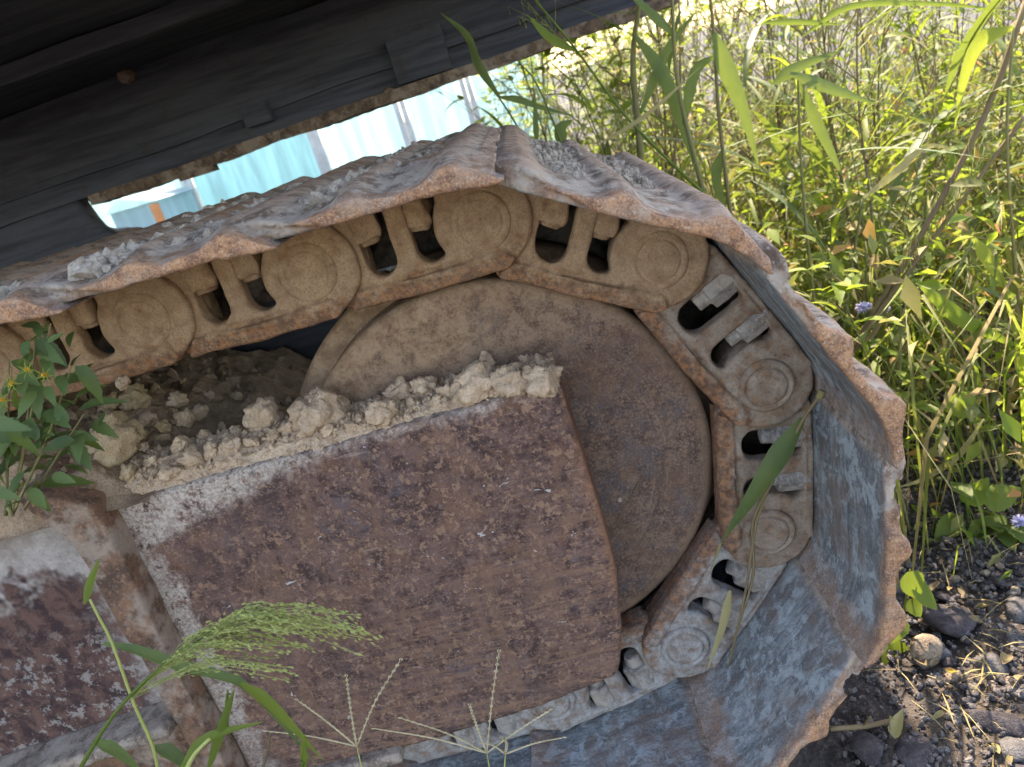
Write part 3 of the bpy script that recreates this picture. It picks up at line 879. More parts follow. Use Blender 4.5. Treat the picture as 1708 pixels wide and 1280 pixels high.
def fence_panel(x0, x1, y, z1, m, label, ribs):
    e = empty('fence_panel', ((x0+x1)/2, y, .022))
    tag(e, label, 'fence panel', 'sheet fence across the yard')
    mb = MB(); n = ribs*4; v = []; f = []
    for i in range(n+1):
        x = x0+(x1-x0)*i/n; dy = .006 if (i % 4) in (1, 2) else 0
        v += [(x, y-dy, .05), (x, y-dy, z1), (x, y-dy+.004, z1), (x, y-dy+.004, .05)]
    for i in range(n):
        a = i*4; b = a+4
        f += [(a, b, b+1, a+1), (a+1, b+1, b+2, a+2), (a+2, b+2, b+3, a+3)]
    mb.add(v, f); mb.build('sheet', m, e, False)
    for x in (x0-.03, x1+.03):
        mb = MB(); mb.box((x-.025, y-.05, .022), (x+.025, y-.005, z1+.06)); mb.build('post', M['post'], e, False)
    mb = MB(); mb.box((x0, y-.045, z1), (x1, y+.02, z1+.04)); mb.build('top_rail', M['post'], e, False)
fence_panel(-3.10, -1.86, 7.0, 1.5, M['cyan'], 'pale cyan ribbed sheet panel at the middle of the gap under the hull', 9)
fence_panel(-1.74, -.98, 7.0, 1.3, M['white'], 'white ribbed sheet panel right of the cyan panel', 6)
fence_panel(-.86, -.32, 7.02, 1.1, M['white'], 'narrow white ribbed sheet panel nearest the weeds', 4)
fence_panel(-.20, .45, 7.0, 1.15, M['white'], 'white ribbed sheet panel half hidden by the bushes', 5)
fence_panel(-4.3, -3.22, 7.0, 1.0, M['white'], 'white ribbed sheet panel behind the little cabin', 6)
e = empty('site_cabin', (-3.3, 6.0, .022)); tag(e, 'little white cabin with orange corner seen through the left end of the gap', 'cabin')
mb = MB(); mb.box((-3.50, 6.0, .03), (-3.08, 6.8, .80)); mb.build('wall', M['white'], e, False)
mb = MB(); mb.add([(-3.54, 5.96, .80), (-3.04, 5.96, .80), (-3.04, 6.84, .80), (-3.54, 6.84, .80), (-3.36, 5.96, .90), (-3.36, 6.84, .90)], [(0, 1, 4), (1, 2, 5, 4), (2, 3, 5), (3, 0, 4, 5), (0, 3, 2, 1)]); mb.build('roof', M['white'], e, False)
mb = MB(); mb.box((-3.13, 5.975, .03), (-3.055, 5.998, .78)); mb.build('corner_trim', M['orange'], e, False)
for (px, py, Y, r, m, lab) in [(930, 105, 5.0, .10, 'blue', 'light blue plastic sack lying beyond the weeds'), (1310, 65, 6.0, .14, 'blue', 'blue plastic sack on the paving beyond the weeds'),
                          (1510, 90, 4.2, .05, 'redrag', 'red plastic scrap caught among the stems')]:
    p = un(px, py, Z=.03) if py > 60 and px > 1200 else un(px, py, Y=Y)
    me = rock_mesh(int(px), 3, .5, .7, 4); me.materials.append(M[m])
    o = link('plastic_sack' if m == 'blue' else 'plastic_scrap', me, None, None, Matrix.LocRotScale(Vector((p.x, p.y, .03+r*.6)), Euler((0, 0, 1)), (r*1.3, r, r)))
    tag(o, lab, 'sack' if m == 'blue' else 'scrap')

# ------------------------------------------------------------------ stones and gravel at lower right
M['stone'] = mat_earth('stone_grey', (.10, .097, .097), (.20, .193, .19), (.06, .056, .056))
M['stonetan'] = mat_earth('stone_tan', (.22, .17, .125), (.33, .27, .20), (.14, .105, .08))
M['stonedark'] = mat_earth('stone_purple_dark', (.050, .045, .047), (.11, .10, .102), (.04, .036, .037))
STONE = {k: [rock_mesh(40+i+10*j, 3, .30, .75, 9) for i in range(4)] for j, k in enumerate(('stone', 'stonetan', 'stonedark'))}
for k, ms in STONE.items():
    for me in ms: me.materials.append(M[k])
big = [(1548, 1090, .024, 'stonetan', (1.0, .8, 1.5), 'upright tan wedge of rock beside the lowest shoes'),
       (1590, 1035, .030, 'stonedark', (1.4, 1, .8), 'dark purple boulder behind the tan wedge'),
       (1655, 1112, .020, 'stone', (1.2, 1, .9), 'grey angular stone right of the tan wedge'),
       (1535, 1255, .026, 'stonedark', (1.2, 1, .5), 'flat bluish stone at the bottom edge right of the track'),
       (1446, 1245, .022, 'stonedark', (1.3, 1, .6), 'dark stone tucked under the lowest shoe corner'),
       (1705, 1020, .024, 'stone', (1, 1, 1.1), 'grey stone cut by the right edge of the view'),
       (1560, 1130, .010, 'stone', (1, 1, .8), 'small blue grey pebble below the tan wedge'),
       (1588, 1128, .010, 'stonetan', (1.2, 1, .8), 'small ochre pebble below the tan wedge'),
       (1630, 1200, .012, 'stone', (1.3, 1, .8), 'pale grey pebble amid the gravel near the bottom right'),
       (1690, 1255, .020, 'stone', (1, 1, .8), 'light stone in the bottom right corner'),
       (1680, 1210, .026, 'stonedark', (1.5, .8, .7), 'long dark shard near the bottom right corner'),
       (1690, 1140, .012, 'stonetan', (1, 1, .8), 'small tan pebble at the right edge')]
for k, (px, py, r, m, sc, lab) in enumerate(big):
    p = un(px, py, Z=r*.20*sc[2])
    o = link('stone', STONE[m][k % 4], None, None, Matrix.LocRotScale(p, Euler((RND.uniform(-.3, .3), RND.uniform(-.3, .3), RND.uniform(0, 6))), (r*sc[0], r*sc[1], r*sc[2])))
    tag(o, lab, 'stone', 'larger stones right of the track')
rr = random.Random(5); cnt = 0
while cnt < 110:
    px, py = rr.uniform(1400, 1720), rr.uniform(930, 1300)
    p = un(px, py, Z=0)
    if p.x < .375 or (p.x < .43 and p.y > -.16): continue
    r = .0045+.007*rr.random()**2
    o = link('pebble', STONE[rr.choice(['stone', 'stone', 'stonedark', 'stonetan'])][rr.randrange(4)], None, None,
             Matrix.LocRotScale(p+Vector((0, 0, r*.12)), Euler((rr.uniform(-.5, .5), rr.uniform(-.5, .5), rr.uniform(0, 6))), (r*rr.uniform(.9, 1.5), r, r*rr.uniform(.7, 1))))
    tag(o, 'small pebble in the loose gravel right of the lowest shoes', 'pebble', 'pebbles in the gravel')
    cnt += 1
def gpos(rr):
    x = rr.uniform(.30, 1.1); y = rr.uniform(-.30, .55)
    return (x, y, .002+.012*noise.noise(Vector((x*6, y*6, 0))))
M['gravel'] = mat_earth('gravel_mixed', (.085, .075, .072), (.20, .18, .165), (.05, .045, .045))
o = crumbs('gravel', 15000, gpos, .0010, .0060, M['gravel'], 'loose dark gravel and crumbs covering the soil right of the track', seed=31)
o['category'] = 'gravel'

# ------------------------------------------------------------------ plants
G = {}
G['green'] = mat_leaf('leaf_fresh_green', [(.08, .14, .025), (.13, .20, .03), (.18, .25, .04), (.10, .165, .035)], .5)
G['lime'] = mat_leaf('leaf_lime', [(.17, .27, .03), (.24, .34, .035), (.14, .23, .03), (.29, .33, .05)], .55)
G['deep'] = mat_leaf('leaf_deep_green', [(.065, .115, .040), (.09, .15, .045), (.055, .095, .038)], .35)
G['straw'] = mat_leaf('straw_dry', [(.33, .27, .13), (.43, .35, .18), (.26, .19, .09), (.36, .26, .11)], .3, .8)
G['olive'] = mat_leaf('leaf_olive', [(.15, .17, .05), (.21, .22, .065), (.12, .15, .045), (.27, .24, .085)], .45)
G['stem'] = mat_leaf('stem_green_brown', [(.16, .15, .06), (.24, .21, .09), (.14, .17, .06), (.22, .13, .08)], .1, .7)
G['brown'] = mat_leaf('stem_brown_dry', [(.14, .095, .055), (.21, .145, .085), (.11, .075, .05)], .05, .85)
G['orange'] = mat_leaf('leaf_withered_orange', [(.50, .22, .06), (.58, .34, .10), (.42, .15, .06)], .4)
G['seed'] = mat_leaf('seed_head_yellow_green', [(.44, .48, .14), (.54, .56, .20), (.36, .40, .12)], .3, .8)
G['seedpale'] = mat_leaf('seed_ray_pale_straw', [(.60, .50, .32), (.68, .58, .38), (.52, .42, .26)], .2, .8)
G['violet'] = mat_plain('violet_floret', (.56, .53, .76), .8, .15, 200)
G['yellow'] = mat_plain('yellow_floret', (.80, .42, .04), .7, .2, 200)

UPI = (CU + Vector((0, 0, 1))*.9).normalized()      # weeds lean a little to the left of plumb, as the photograph shows them
def leaf_mesh(name, L, W, n=7, droop=.25, serr=0.0, fold=.3, shape='lance'):
    """leaf along +X, face up; serrated if asked"""
    mb = MB(); v = []; f = []
    for i in range(n+1):
        u = i/n
        if shape == 'lance': wv = math.sin(PI*min(1, u**.72))**.85
        elif shape == 'ovate': wv = math.sin(PI*u**.62)**.75
        else: wv = min(1, 4*u+.3)*(1-u**2.5)
        wv = max(.03, wv)*W/2
        if serr and i % 2: wv *= 1-serr
        x = u*L; z = -droop*L*u*u
        v += [(x, -wv, z+fold*wv), (x, 0, z), (x, wv, z+fold*wv)]
        if i:
            a = (i-1)*3; b = i*3
            f += [(a, b, b+1, a+1), (a+1, b+1, b+2, a+2)]
    mb.add(v, f)
    return mb.me(name)
def leaf_set(mat, specs, **k):
    out = []
    for (L, W, d) in specs:
        me = leaf_mesh('leaf', L, W, droop=d, **k); me.materials.append(mat); out.append(me)
    return out
LS = {
 'green': leaf_set(G['green'], [(.055, .016, .3), (.07, .019, .45), (.045, .014, .2)]),
 'lime': leaf_set(G['lime'], [(.05, .017, .3), (.065, .020, .5), (.04, .015, .2)]),
 'olive': leaf_set(G['olive'], [(.06, .010, .4), (.08, .012, .6), (.045, .009, .3)]),
 'ovate': leaf_set(G['green'], [(.05, .034, .3), (.065, .044, .4)], shape='ovate', serr=.10, n=13),
 'blade': leaf_set(G['green'], [(.22, .012, .45), (.30, .014, .6), (.18, .011, .3)], shape='blade', n=10),
 'bladelime': leaf_set(G['lime'], [(.20, .011, .5), (.27, .013, .7), (.16, .010, .3)], shape='blade', n=10),
 'bladestraw': leaf_set(G['straw'], [(.20, .007, .8), (.26, .008, 1.1), (.15, .006, .5)], shape='blade', n=8),
 'strap': leaf_set(G['deep'], [(.34, .017, .7), (.42, .020, 1.0), (.28, .015, .4)], shape='blade', n=12),
 'orange': leaf_set(G['orange'], [(.04, .016, .3), (.05, .015, .6)]),
}
def frame_from(dirv, up=Vector((0, 0, 1))):
    x = dirv.normalized(); y = up.cross(x)
    y = y.normalized() if y.length > 1e-4 else x.orthogonal().normalized()
    z = x.cross(y)
    return Matrix((x, y, z)).transposed().to_4x4()
def leaf_mats(base, stemdir, rr, spread=.9):
    a = rr.uniform(0, 2*PI)
    d = Vector((math.cos(a)*spread, math.sin(a)*spread, rr.uniform(.1, .9))).normalized()
    return Matrix.Translation(base) @ frame_from(d) @ Matrix.Rotation(rr.uniform(-.5, .5), 4, 'X')

def weed(root, h, kind, rr, label, group, as_parts, nleaf=26, branches=5, name='leafy_weed', leanv=None, cat='weed', stemmat='stem', lscale=1.0):
    """upright weed: stem, side branches, leaves"""
    root = Vector(root)
    e = empty(name, root); tag(e, label, cat, group)
    lean = (leanv if leanv is not None else UPI)+Vector((rr.uniform(-.22, .22), rr.uniform(-.22, .22), 0))
    pts = [root]; p = root.copy(); d = lean.normalized()
    n = 7
    for i in range(n):
        d = (d+Vector((rr.uniform(-.10, .10), rr.uniform(-.10, .10), rr.uniform(-.02, .05)))).normalized()
        p = p+d*h/n; pts.append(p)
    pts = spline(pts, 14)
    mb = MB(); r0 = .0016+h*.0022
    mb.tube(pts, [r0*(1-.8*i/(len(pts)-1)) for i in range(len(pts))], 5)
    nodes = []
    for b in range(branches):
        u = rr.uniform(.25, .95); k = int(u*(len(pts)-1)); q = pts[k]
        a = rr.uniform(0, 2*PI); bl = h*rr.uniform(.14, .32)*(1.15-u*.6)
        bd = Vector((math.cos(a), math.sin(a), rr.uniform(.7, 1.5))).normalized()
        bp = [q, q+bd*bl*.5, q+bd*bl+Vector((0, 0, bl*.10))]
        bp = spline(bp, 6); mb.tube(bp, [r0*.45*(1-.6*i/(len(bp)-1)) for i in range(len(bp))], 4)
        nodes += bp[2:]
    nodes += pts[3:]
    mb.build('stem', G[stemmat], e)
    ls = LS[kind]
    if as_parts:
        inv = Matrix.Translation(-root)
        for _ in range(nleaf):
            mt = leaf_mats(rr.choice(nodes), None, rr)
            link('leaf', rr.choice(ls), None, e, inv @ mt @ Matrix.Scale(rr.uniform(.7, 1.25)*lscale, 4))
    else:
        fb = MB()
        for _ in range(nleaf):
            mt = leaf_mats(rr.choice(nodes), None, rr) @ Matrix.Scale(rr.uniform(.7, 1.25)*lscale, 4)
            me = rr.choice(ls)
            fb.add([mt @ v.co for v in me.vertices], [tuple(pl.vertices) for pl in me.polygons])
        o = fb.build('foliage', ls[0].materials[0], e); o['kind'] = 'stuff'
    return e

def grass(root, h, kind, rr, label, group, nblade=6, name='tall_grass', leanv=None, head=True, cat='grass', as_parts=True):
    root = Vector(root); e = empty(name, root); tag(e, label, cat, group)
    lean = ((leanv if leanv is not None else UPI)+Vector((rr.uniform(-.3, .3), rr.uniform(-.3, .3), 0))).normalized()
    pts = [root]; p = root.copy(); d = lean
    bend = Vector((rr.uniform(-.09, .09), rr.uniform(-.09, .09), -.015))
    for i in range(8):
        d = (d+bend).normalized(); p = p+d*h/8; pts.append(p)
    pts = spline(pts, 16)
    mb = MB(); mb.tube(pts, [.0019*(1-.75*i/(len(pts)-1)) for i in range(len(pts))], 5)
    mb.build('stem', G['stem'] if kind != 'bladestraw' else G['straw'], e)
    if head:
        hb = MB(); tip = pts[-1]; td = (pts[-1]-pts[-3]).normalized()
        for _ in range(16):
            b = tip-td*rr.uniform(0, .10)
            q = b+(td*rr.uniform(.5, 1)+Vector((rr.gauss(0, .35), rr.gauss(0, .35), rr.gauss(0, .2)))).normalized()*rr.uniform(.04, .09)
            q2 = q+Vector((0, 0, -.015))
            hb.tube([b, q, q2], [.0005, .0005, .0009], 3)
        hb.build('seed_head', G['seed'] if kind != 'bladestraw' else G['straw'], e)
    inv = Matrix.Translation(-root)
    fb = MB()
    for k in range(nblade):
        u = rr.uniform(.08, .85); q = pts[int(u*(len(pts)-1))]
        a = rr.uniform(0, 2*PI)
        dd = Vector((math.cos(a)*.6, math.sin(a)*.6, rr.uniform(.5, 1.4))).normalized()
        mt = Matrix.Translation(q) @ frame_from(dd) @ Matrix.Scale(rr.uniform(.7, 1.25), 4)
        me = rr.choice(LS[kind])
        if as_parts: link('leaf', me, None, e, inv @ mt)
        else: fb.add([mt @ v.co for v in me.vertices], [tuple(pl.vertices) for pl in me.polygons])
    if not as_parts:
        o = fb.build('foliage', LS[kind][0].materials[0], e); o['kind'] = 'stuff'
    return e

rr = random.Random(11)
def base_ok(x, y):
    if y < .46 and x < .47+max(0, y)*.05: return False
    if x < .35 and y < .75: return False
    return True
def scatter(n, x0, x1, y0, y1, fn, pxr=(820, 1760)):
    k = 0; tries = 0
    while k < n and tries < 5000:
        tries += 1
        x = rr.uniform(x0, x1); y = rr.uniform(y0, y1)
        if not base_ok(x, y): continue
        d = Vector((x, y, .3))-CAM; z = d.dot(CF)
        if z < .2: continue
        px = IMW/2+F_PX*d.dot(CR)/z
        if not pxr[0] < px < pxr[1]: continue
        fn((x, y, 0), k); k += 1
# near plants with each leaf its own part
scatter(14, .5, 1.3, .18, 1.2, lambda p, k: weed(p, rr.uniform(.45, .8), ['green', 'lime', 'olive'][k % 3], rr,
        ['fresh green leafy weed among the near weeds right of the track', 'lime green leafy weed among the near weeds right of the track', 'narrow leaved olive weed among the near weeds right of the track'][k % 3],
        'near weeds right of the track', True, 24, 5), (1300, 1760))
scatter(8, .2, .95, .6, 1.5, lambda p, k: weed(p, rr.uniform(.75, 1.1), ['green', 'lime', 'olive'][k % 3], rr,
        ['tall green leafy weed behind the top of the track', 'tall lime leafy weed behind the top of the track', 'tall narrow leaved olive weed behind the top of the track'][k % 3],
        'weeds behind the top of the track', True, 20, 4), (830, 1350))
scatter(12, .3, 1.5, .5, 1.8, lambda p, k: grass(p, rr.uniform(.7, 1.15), ['blade', 'bladelime', 'blade', 'bladestraw'][k % 4], rr,
        ['tall grass with green blades behind the track', 'tall grass with yellow green blades behind the track', 'tall grass with green blades behind the track', 'dry straw grass bending behind the track'][k % 4],
        'tall grasses behind the track', 7))
# mid and far plants
scatter(80, .1, 2.4, 1.0, 3.4, lambda p, k: weed(p, rr.uniform(.6, 1.25), ['lime', 'olive', 'green', 'olive', 'lime'][k % 5], rr,
        ['sunlit lime weed in the thicket', 'thin olive weed in the thicket', 'green leafy weed in the thicket', 'thin olive weed in the thicket', 'sunlit lime weed in the thicket'][k % 5]+' before the paving',
        'thicket of weeds before the paving', False, 34, 6, lscale=.8))
scatter(45, .3, 2.8, .8, 3.2, lambda p, k: grass(p, rr.uniform(.5, 1.0), ['bladestraw', 'bladelime', 'bladestraw', 'blade'][k % 4], rr,
        ['dry straw coloured grass in the thicket', 'yellow green grass in the thicket', 'dry straw coloured grass in the thicket', 'green grass in the thicket'][k % 4]+' before the paving',
        'thicket of grasses before the paving', 9, as_parts=False))
scatter(46, -.2, 3.0, 3.2, 8.0, lambda p, k: weed(p, rr.uniform(.9, 1.7), ['lime', 'olive', 'green'][k % 3], rr,
        ['far sunlit lime bush', 'far olive bush', 'far green bush'][k % 3]+' in the strip of weeds beyond the machine', 'far strip of weeds', False, 90, 9, lscale=1.5, name='far_weed'), (830, 1560))
scatter(30, .0, 1.3, 1.8, 6.0, lambda p, k: weed(p, rr.uniform(1.0, 1.6), ['lime', 'olive', 'lime'][k % 3], rr,
        ['leafy lime bush seen just above the middle shoe', 'leafy olive bush seen just above the middle shoe', 'leafy lime bush seen just above the middle shoe'][k % 3], 'bushes above the middle shoe', False, 110, 10, lscale=1.1, name='bush', cat='bush'), (840, 1150))
scatter(26, .25, 1.5, .55, 1.7, lambda p, k: grass(p, rr.uniform(.7, 1.3), ['blade', 'bladestraw', 'bladelime'][k % 3], rr,
        ['dark tangled grass close behind the track', 'bleached tangled grass standing close behind the track', 'yellowish tangled grass standing close behind the track'][k % 3], 'tangled grasses close behind the track', 8, as_parts=True, name='tangled_grass'))
scatter(34, .25, 1.9, .55, 2.4, lambda p, k: weed(p, rr.uniform(.8, 1.4), ['olive', 'green', 'lime'][k % 3], rr,
        ['many branched olive weed in the tangle', 'many branched green weed in the tangle', 'many branched lime weed in the tangle'][k % 3]+' behind the track', 'branched weeds in the tangle', False, 60, 16, name='branched_weed', stemmat='brown', lscale=.55))
scatter(15, .42, 1.15, .47, .95, lambda p, k: grass(p, rr.uniform(.75, 1.2), ['strap', 'strap', 'blade'][k % 3], rr,
        ['tall dark strap bladed grass behind the bend of the track', 'tall dark strap bladed grass behind the bend of the track', 'tall shorter bladed green grass behind the bend of the track'][k % 3], 'strap bladed grasses behind the bend', 6, name='strap_grass', head=(k % 2 == 0)), (1000, 1650))
scatter(24, .2, 2.6, .9, 2.8, lambda p, k: weed(p, rr.uniform(.8, 1.4), 'orange', rr, 'bare brown stalk with a few withered leaves among the weeds', 'withered stalks', False, 5, 7, name='dry_stalk', cat='stalk', stemmat='brown'))
# undergrowth: one mass
def undergrowth(name, n, kinds, x0, x1, y0, y1, hmin, hmax, label, seed, wd=.006):
    r2 = random.Random(seed); mbs = {k: MB() for k in kinds}
    for _ in range(n):
        x = r2.uniform(x0, x1); y = r2.uniform(y0, y1)
        if not base_ok(x, y): continue
        if y < .45 and r2.random() > (y-.06+.25*(x-.5))/.34: continue
        h = r2.uniform(hmin, hmax); a = r2.uniform(0, 2*PI); b = r2.uniform(.1, .9)*h
        p0 = Vector((x, y, -.005)); d = Vector((math.cos(a), math.sin(a), 0))
        p2 = p0+d*b+Vector((0, 0, h)); p1 = p0+d*b*.25+Vector((0, 0, h*.6))
        k = r2.choice(kinds)
        mbs[k].blade([p0, p1, p2, p2+d*b*.35-Vector((0, 0, h*r2.uniform(0, .35)))], wd*r2.uniform(.5, 1.4), fold=.2)
    for k, m_ in mbs.items():
        if m_.v:
            o = m_.build(name, G[k]); tag(o, label[k], 'undergrowth', None, 'stuff')
undergrowth('undergrowth', 9000, ['straw', 'straw', 'lime', 'olive', 'olive', 'green'], .35, 3.0, .10, 3.3, .08, .42,
            {'straw': 'dry straw coloured undergrowth at the foot of the weeds', 'lime': 'yellow green undergrowth at the foot of the weeds', 'olive': 'olive undergrowth at the foot of the weeds', 'green': 'fresh green undergrowth at the foot of the weeds'}, 41)
def leafy_mass(name, n, mats, seed, label):
    r2 = random.Random(seed); mbs = {k: MB() for k in mats}
    for _ in range(n):
        x = r2.uniform(.4, 2.8); y = r2.uniform(.10, 3.2)
        if not base_ok(x, y): continue
        if y < .45 and r2.random() > (y-.06+.25*(x-.5))/.34: continue
        k = r2.choice(mats)
        z = r2.random()**1.5*.5
        mt = Matrix.Translation((x, y, z)) @ frame_from(Vector((r2.gauss(0, 1), r2.gauss(0, 1), r2.gauss(.2, .5)))) @ Matrix.Rotation(r2.uniform(-.8, .8), 4, 'X')
        L = r2.uniform(.02, .06); W = L*r2.uniform(.25, .5)
        vv = [(0, 0, 0), (L*.45, -W/2, .003), (L*.45, W/2, .003), (L*.45, 0, -.002), (L, 0, -.2*L)]
        mbs[k].add([mt @ Vector(q) for q in vv], [(0, 1, 3), (0, 3, 2), (1, 4, 3), (3, 4, 2)])
    for k, m_ in mbs.items():
        o = m_.build(name, G[k]); tag(o, label[k], 'foliage', None, 'stuff')
leafy_mass('leaf_litter_and_foliage', 21000, ['lime', 'lime', 'lime', 'green', 'green', 'straw', 'straw', 'olive', 'olive', 'olive', 'orange'], 43,
           {'lime': 'mass of small yellow green leaves low in the weeds', 'green': 'mass of small fresh green leaves low in the weeds', 'straw': 'mass of small dry leaves low in the weeds', 'olive': 'mass of small olive leaves low in the weeds', 'orange': 'sprinkling of small withered orange leaves low in the weeds'})

# ------------------------------------------------------------------ single plants that stand out
def wpx(p, px): return px*(Vector(p)-CAM).dot(CF)/F_PX
def P3(pts, Y):
    ys = Y if hasattr(Y, '__len__') else [Y]*len(pts)
    return [un(x, y, Y=q) for (x, y), q in zip(pts, ys)]
def hero_blade(parent, pts, Y, w_, m, fold=.3, name='leaf', twist=0.0, base_taper=True):
    q = spline(P3(pts, Y), 14); mb = MB()
    side = (CF.cross((q[-1]-q[0]).normalized())).normalized()
    side = (Matrix.Rotation(twist, 3, (q[-1]-q[0]).normalized()) @ side)
    pr = (lambda u: max(.04, min(1, 2.6*u+.25)*(1-u**2.6))) if base_taper else (lambda u: max(.04, 1-u**2.4))
    mb.blade(q, wpx(q[len(q)//2], w_), side, fold, pr)
    return mb.build(name, G[m], parent)
def hero_stem(parent, pts, Y, w_, m, name='stem', taper=.5, n=16):
    q = spline(P3(pts, Y), n); mb = MB(); r = wpx(q[0], w_)/2
    mb.tube(q, [r*(1-(1-taper)*i/(len(q)-1)) for i in range(len(q))], 6)
    return mb.build(name, G[m], parent)

# broad bladed grasses behind the bend of the track
e = empty('broad_grass', un(1230, 470, Y=.47)); tag(e, 'tall grass with a wide drooping green blade above the bend of the track', 'grass')
hero_stem(e, [(1262, 600), (1225, 400), (1200, 200), (1190, 50), (1180, -40)], .47, 7, 'stem')
hero_blade(e, [(1192, 55), (1212, 110), (1240, 180), (1266, 280)], .46, 34, 'deep', .35)
hero_blade(e, [(1290, 140), (1330, 112), (1405, 84)], .48, 22, 'deep', .3)
hero_blade(e, [(1318, 122), (1385, 146), (1462, 174)], .46, 24, 'deep', .3)
hero_blade(e, [(1205, 250), (1196, 300), (1216, 370)], .48, 20, 'deep')
e = empty('broad_grass', un(1350, 500, Y=.52)); tag(e, 'grass with a narrow dark blade hanging right of the wide blade', 'grass')
hero_stem(e, [(1385, 700), (1352, 450), (1335, 250), (1330, 60)], .52, 6, 'stem')
hero_blade(e, [(1335, 140), (1362, 200), (1388, 255), (1408, 300)], .50, 22, 'deep')
hero_blade(e, [(1275, 38), (1335, 36), (1408, 42)], .52, 12, 'green')
hero_blade(e, [(1340, 60), (1420, 10), (1560, 6), (1700, 20)], .52, 12, 'green')
e = empty('dark_stalk', un(1060, 200, Y=.55)); tag(e, 'thick dark green stalk leaning over the top of the track', 'stalk')
hero_stem(e, [(1075, 330), (1062, 190), (1056, 110), (1060, 50), (1075, -30)], .55, 12, 'stem')
hero_blade(e, [(1060, 60), (1105, 120), (1135, 200), (1180, 330)], .54, 26, 'deep')
hero_blade(e, [(1068, 190), (1110, 90), (1160, 20)], .55, 18, 'deep')
e = empty('dark_stalk', un(1150, 280, Y=.5)); tag(e, 'dark green stalk right of the thick one, blades crossing', 'stalk')
hero_stem(e, [(1200, 420), (1150, 230), (1128, 120), (1120, -30)], .5, 9, 'stem')
hero_blade(e, [(1140, 210), (1160, 120), (1200, 90)], .5, 20, 'deep')
hero_blade(e, [(1128, 60), (1085, 20), (1040, -20)], .5, 18, 'deep')
e = empty('thin_grass', un(1180, 330, Y=.42)); tag(e, 'long thin grass stem slanting from the hull edge down to the bend', 'grass')
hero_stem(e, [(1215, 360), (1130, 282), (1040, 190), (960, 82), (885, -8)], [.44, .43, .42, .40, .38], 6, 'green')
hero_blade(e, [(960, 85), (915, 60), (880, 25)], .40, 18, 'green')
hero_blade(e, [(1000, 240), (1080, 190), (1170, 110)], .41, 8, 'straw')
e = empty('thin_grass', un(880, 240, Y=.40)); tag(e, 'dark slender grass with short blades just above the middle shoe', 'grass')
hero_stem(e, [(880, 255), (862, 210), (830, 160), (800, 120)], .42, 4, 'deep')
hero_blade(e, [(832, 162), (865, 166), (900, 178), (965, 196)], .42, 13, 'deep')
hero_blade(e, [(896, 245), (893, 200), (892, 150)], .42, 10, 'deep')
hero_blade(e, [(835, 165), (800, 110), (780, 60), (735, 22)], [.42, .40, .36, .32], 18, 'deep')
hero_stem(e, [(960, 300), (900, 150), (862, 100)], .42, 4, 'deep')
hero_blade(e, [(940, 250), (935, 215), (955, 200)], .44, 22, 'deep')
# reed with a pale panicle at right
e = empty('reed', un(1380, 700, Y=.44)); tag(e, 'dry reed with two brown stems rising to the top right corner', 'reed')
hero_stem(e, [(1350, 760), (1420, 590), (1500, 452), (1560, 350), (1620, 240), (1668, 130), (1712, 0)], .44, 10, 'brown', taper=.8)
hero_stem(e, [(1425, 582), (1500, 474), (1600, 340), (1720, 180)], .43, 8, 'brown', taper=.8)
hero_blade(e, [(1500, 460), (1455, 560), (1425, 548)], .43, 10, 'brown')
hb = MB()
for k in range(44):
    u = rr.random(); b = un(1500+150*u, 470-190*u, Y=.43)
    q = b+Vector((rr.uniform(-.01, .03), rr.uniform(-.03, .03), rr.uniform(.02, .07))); q2 = q+Vector((rr.uniform(-.005, .02), 0, rr.uniform(.0, .03)))
    hb.tube([b, q, q2], [.0006, .0006, .0009], 3)
hb.build('panicle', G['seed'], e)
# bright blades at right
for (pts, Y, w_, m, lab, stem) in [
    ([(1690, 46), (1640, 66), (1612, 120), (1592, 215)], .42, 26, 'lime', 'bright yellow green blade arching beside the reed near the top right', [(1700, 520), (1680, 250), (1690, 46)]),
    ([(1625, 398), (1655, 440), (1690, 500)], .36, 26, 'lime', 'short yellow blade at the right edge below the reed', [(1580, 640), (1590, 480), (1625, 398)]),
    ([(1530, 468), (1596, 524), (1645, 552), (1712, 584)], .33, 30, 'lime', 'long lime blade stretching to the right edge', [(1500, 640), (1505, 540), (1530, 468)]),
    ([(1440, 330), (1490, 292), (1545, 245), (1600, 250)], .5, 14, 'straw', 'pale folded blade bending over in the middle of the weeds', [(1400, 600), (1420, 450), (1440, 330)]),
    ([(1640, 700), (1600, 760), (1540, 800), (1490, 815)], .3, 12, 'straw', 'dry blade arching low over the gravel beside the shoes', [(1680, 860), (1665, 770), (1640, 700)])]:
    e = empty('grass_blade', un(*stem[0], Y=Y)); tag(e, lab, 'grass')
    hero_stem(e, stem, Y, 5, 'stem', taper=.8); hero_blade(e, pts, Y-.005, w_, m)

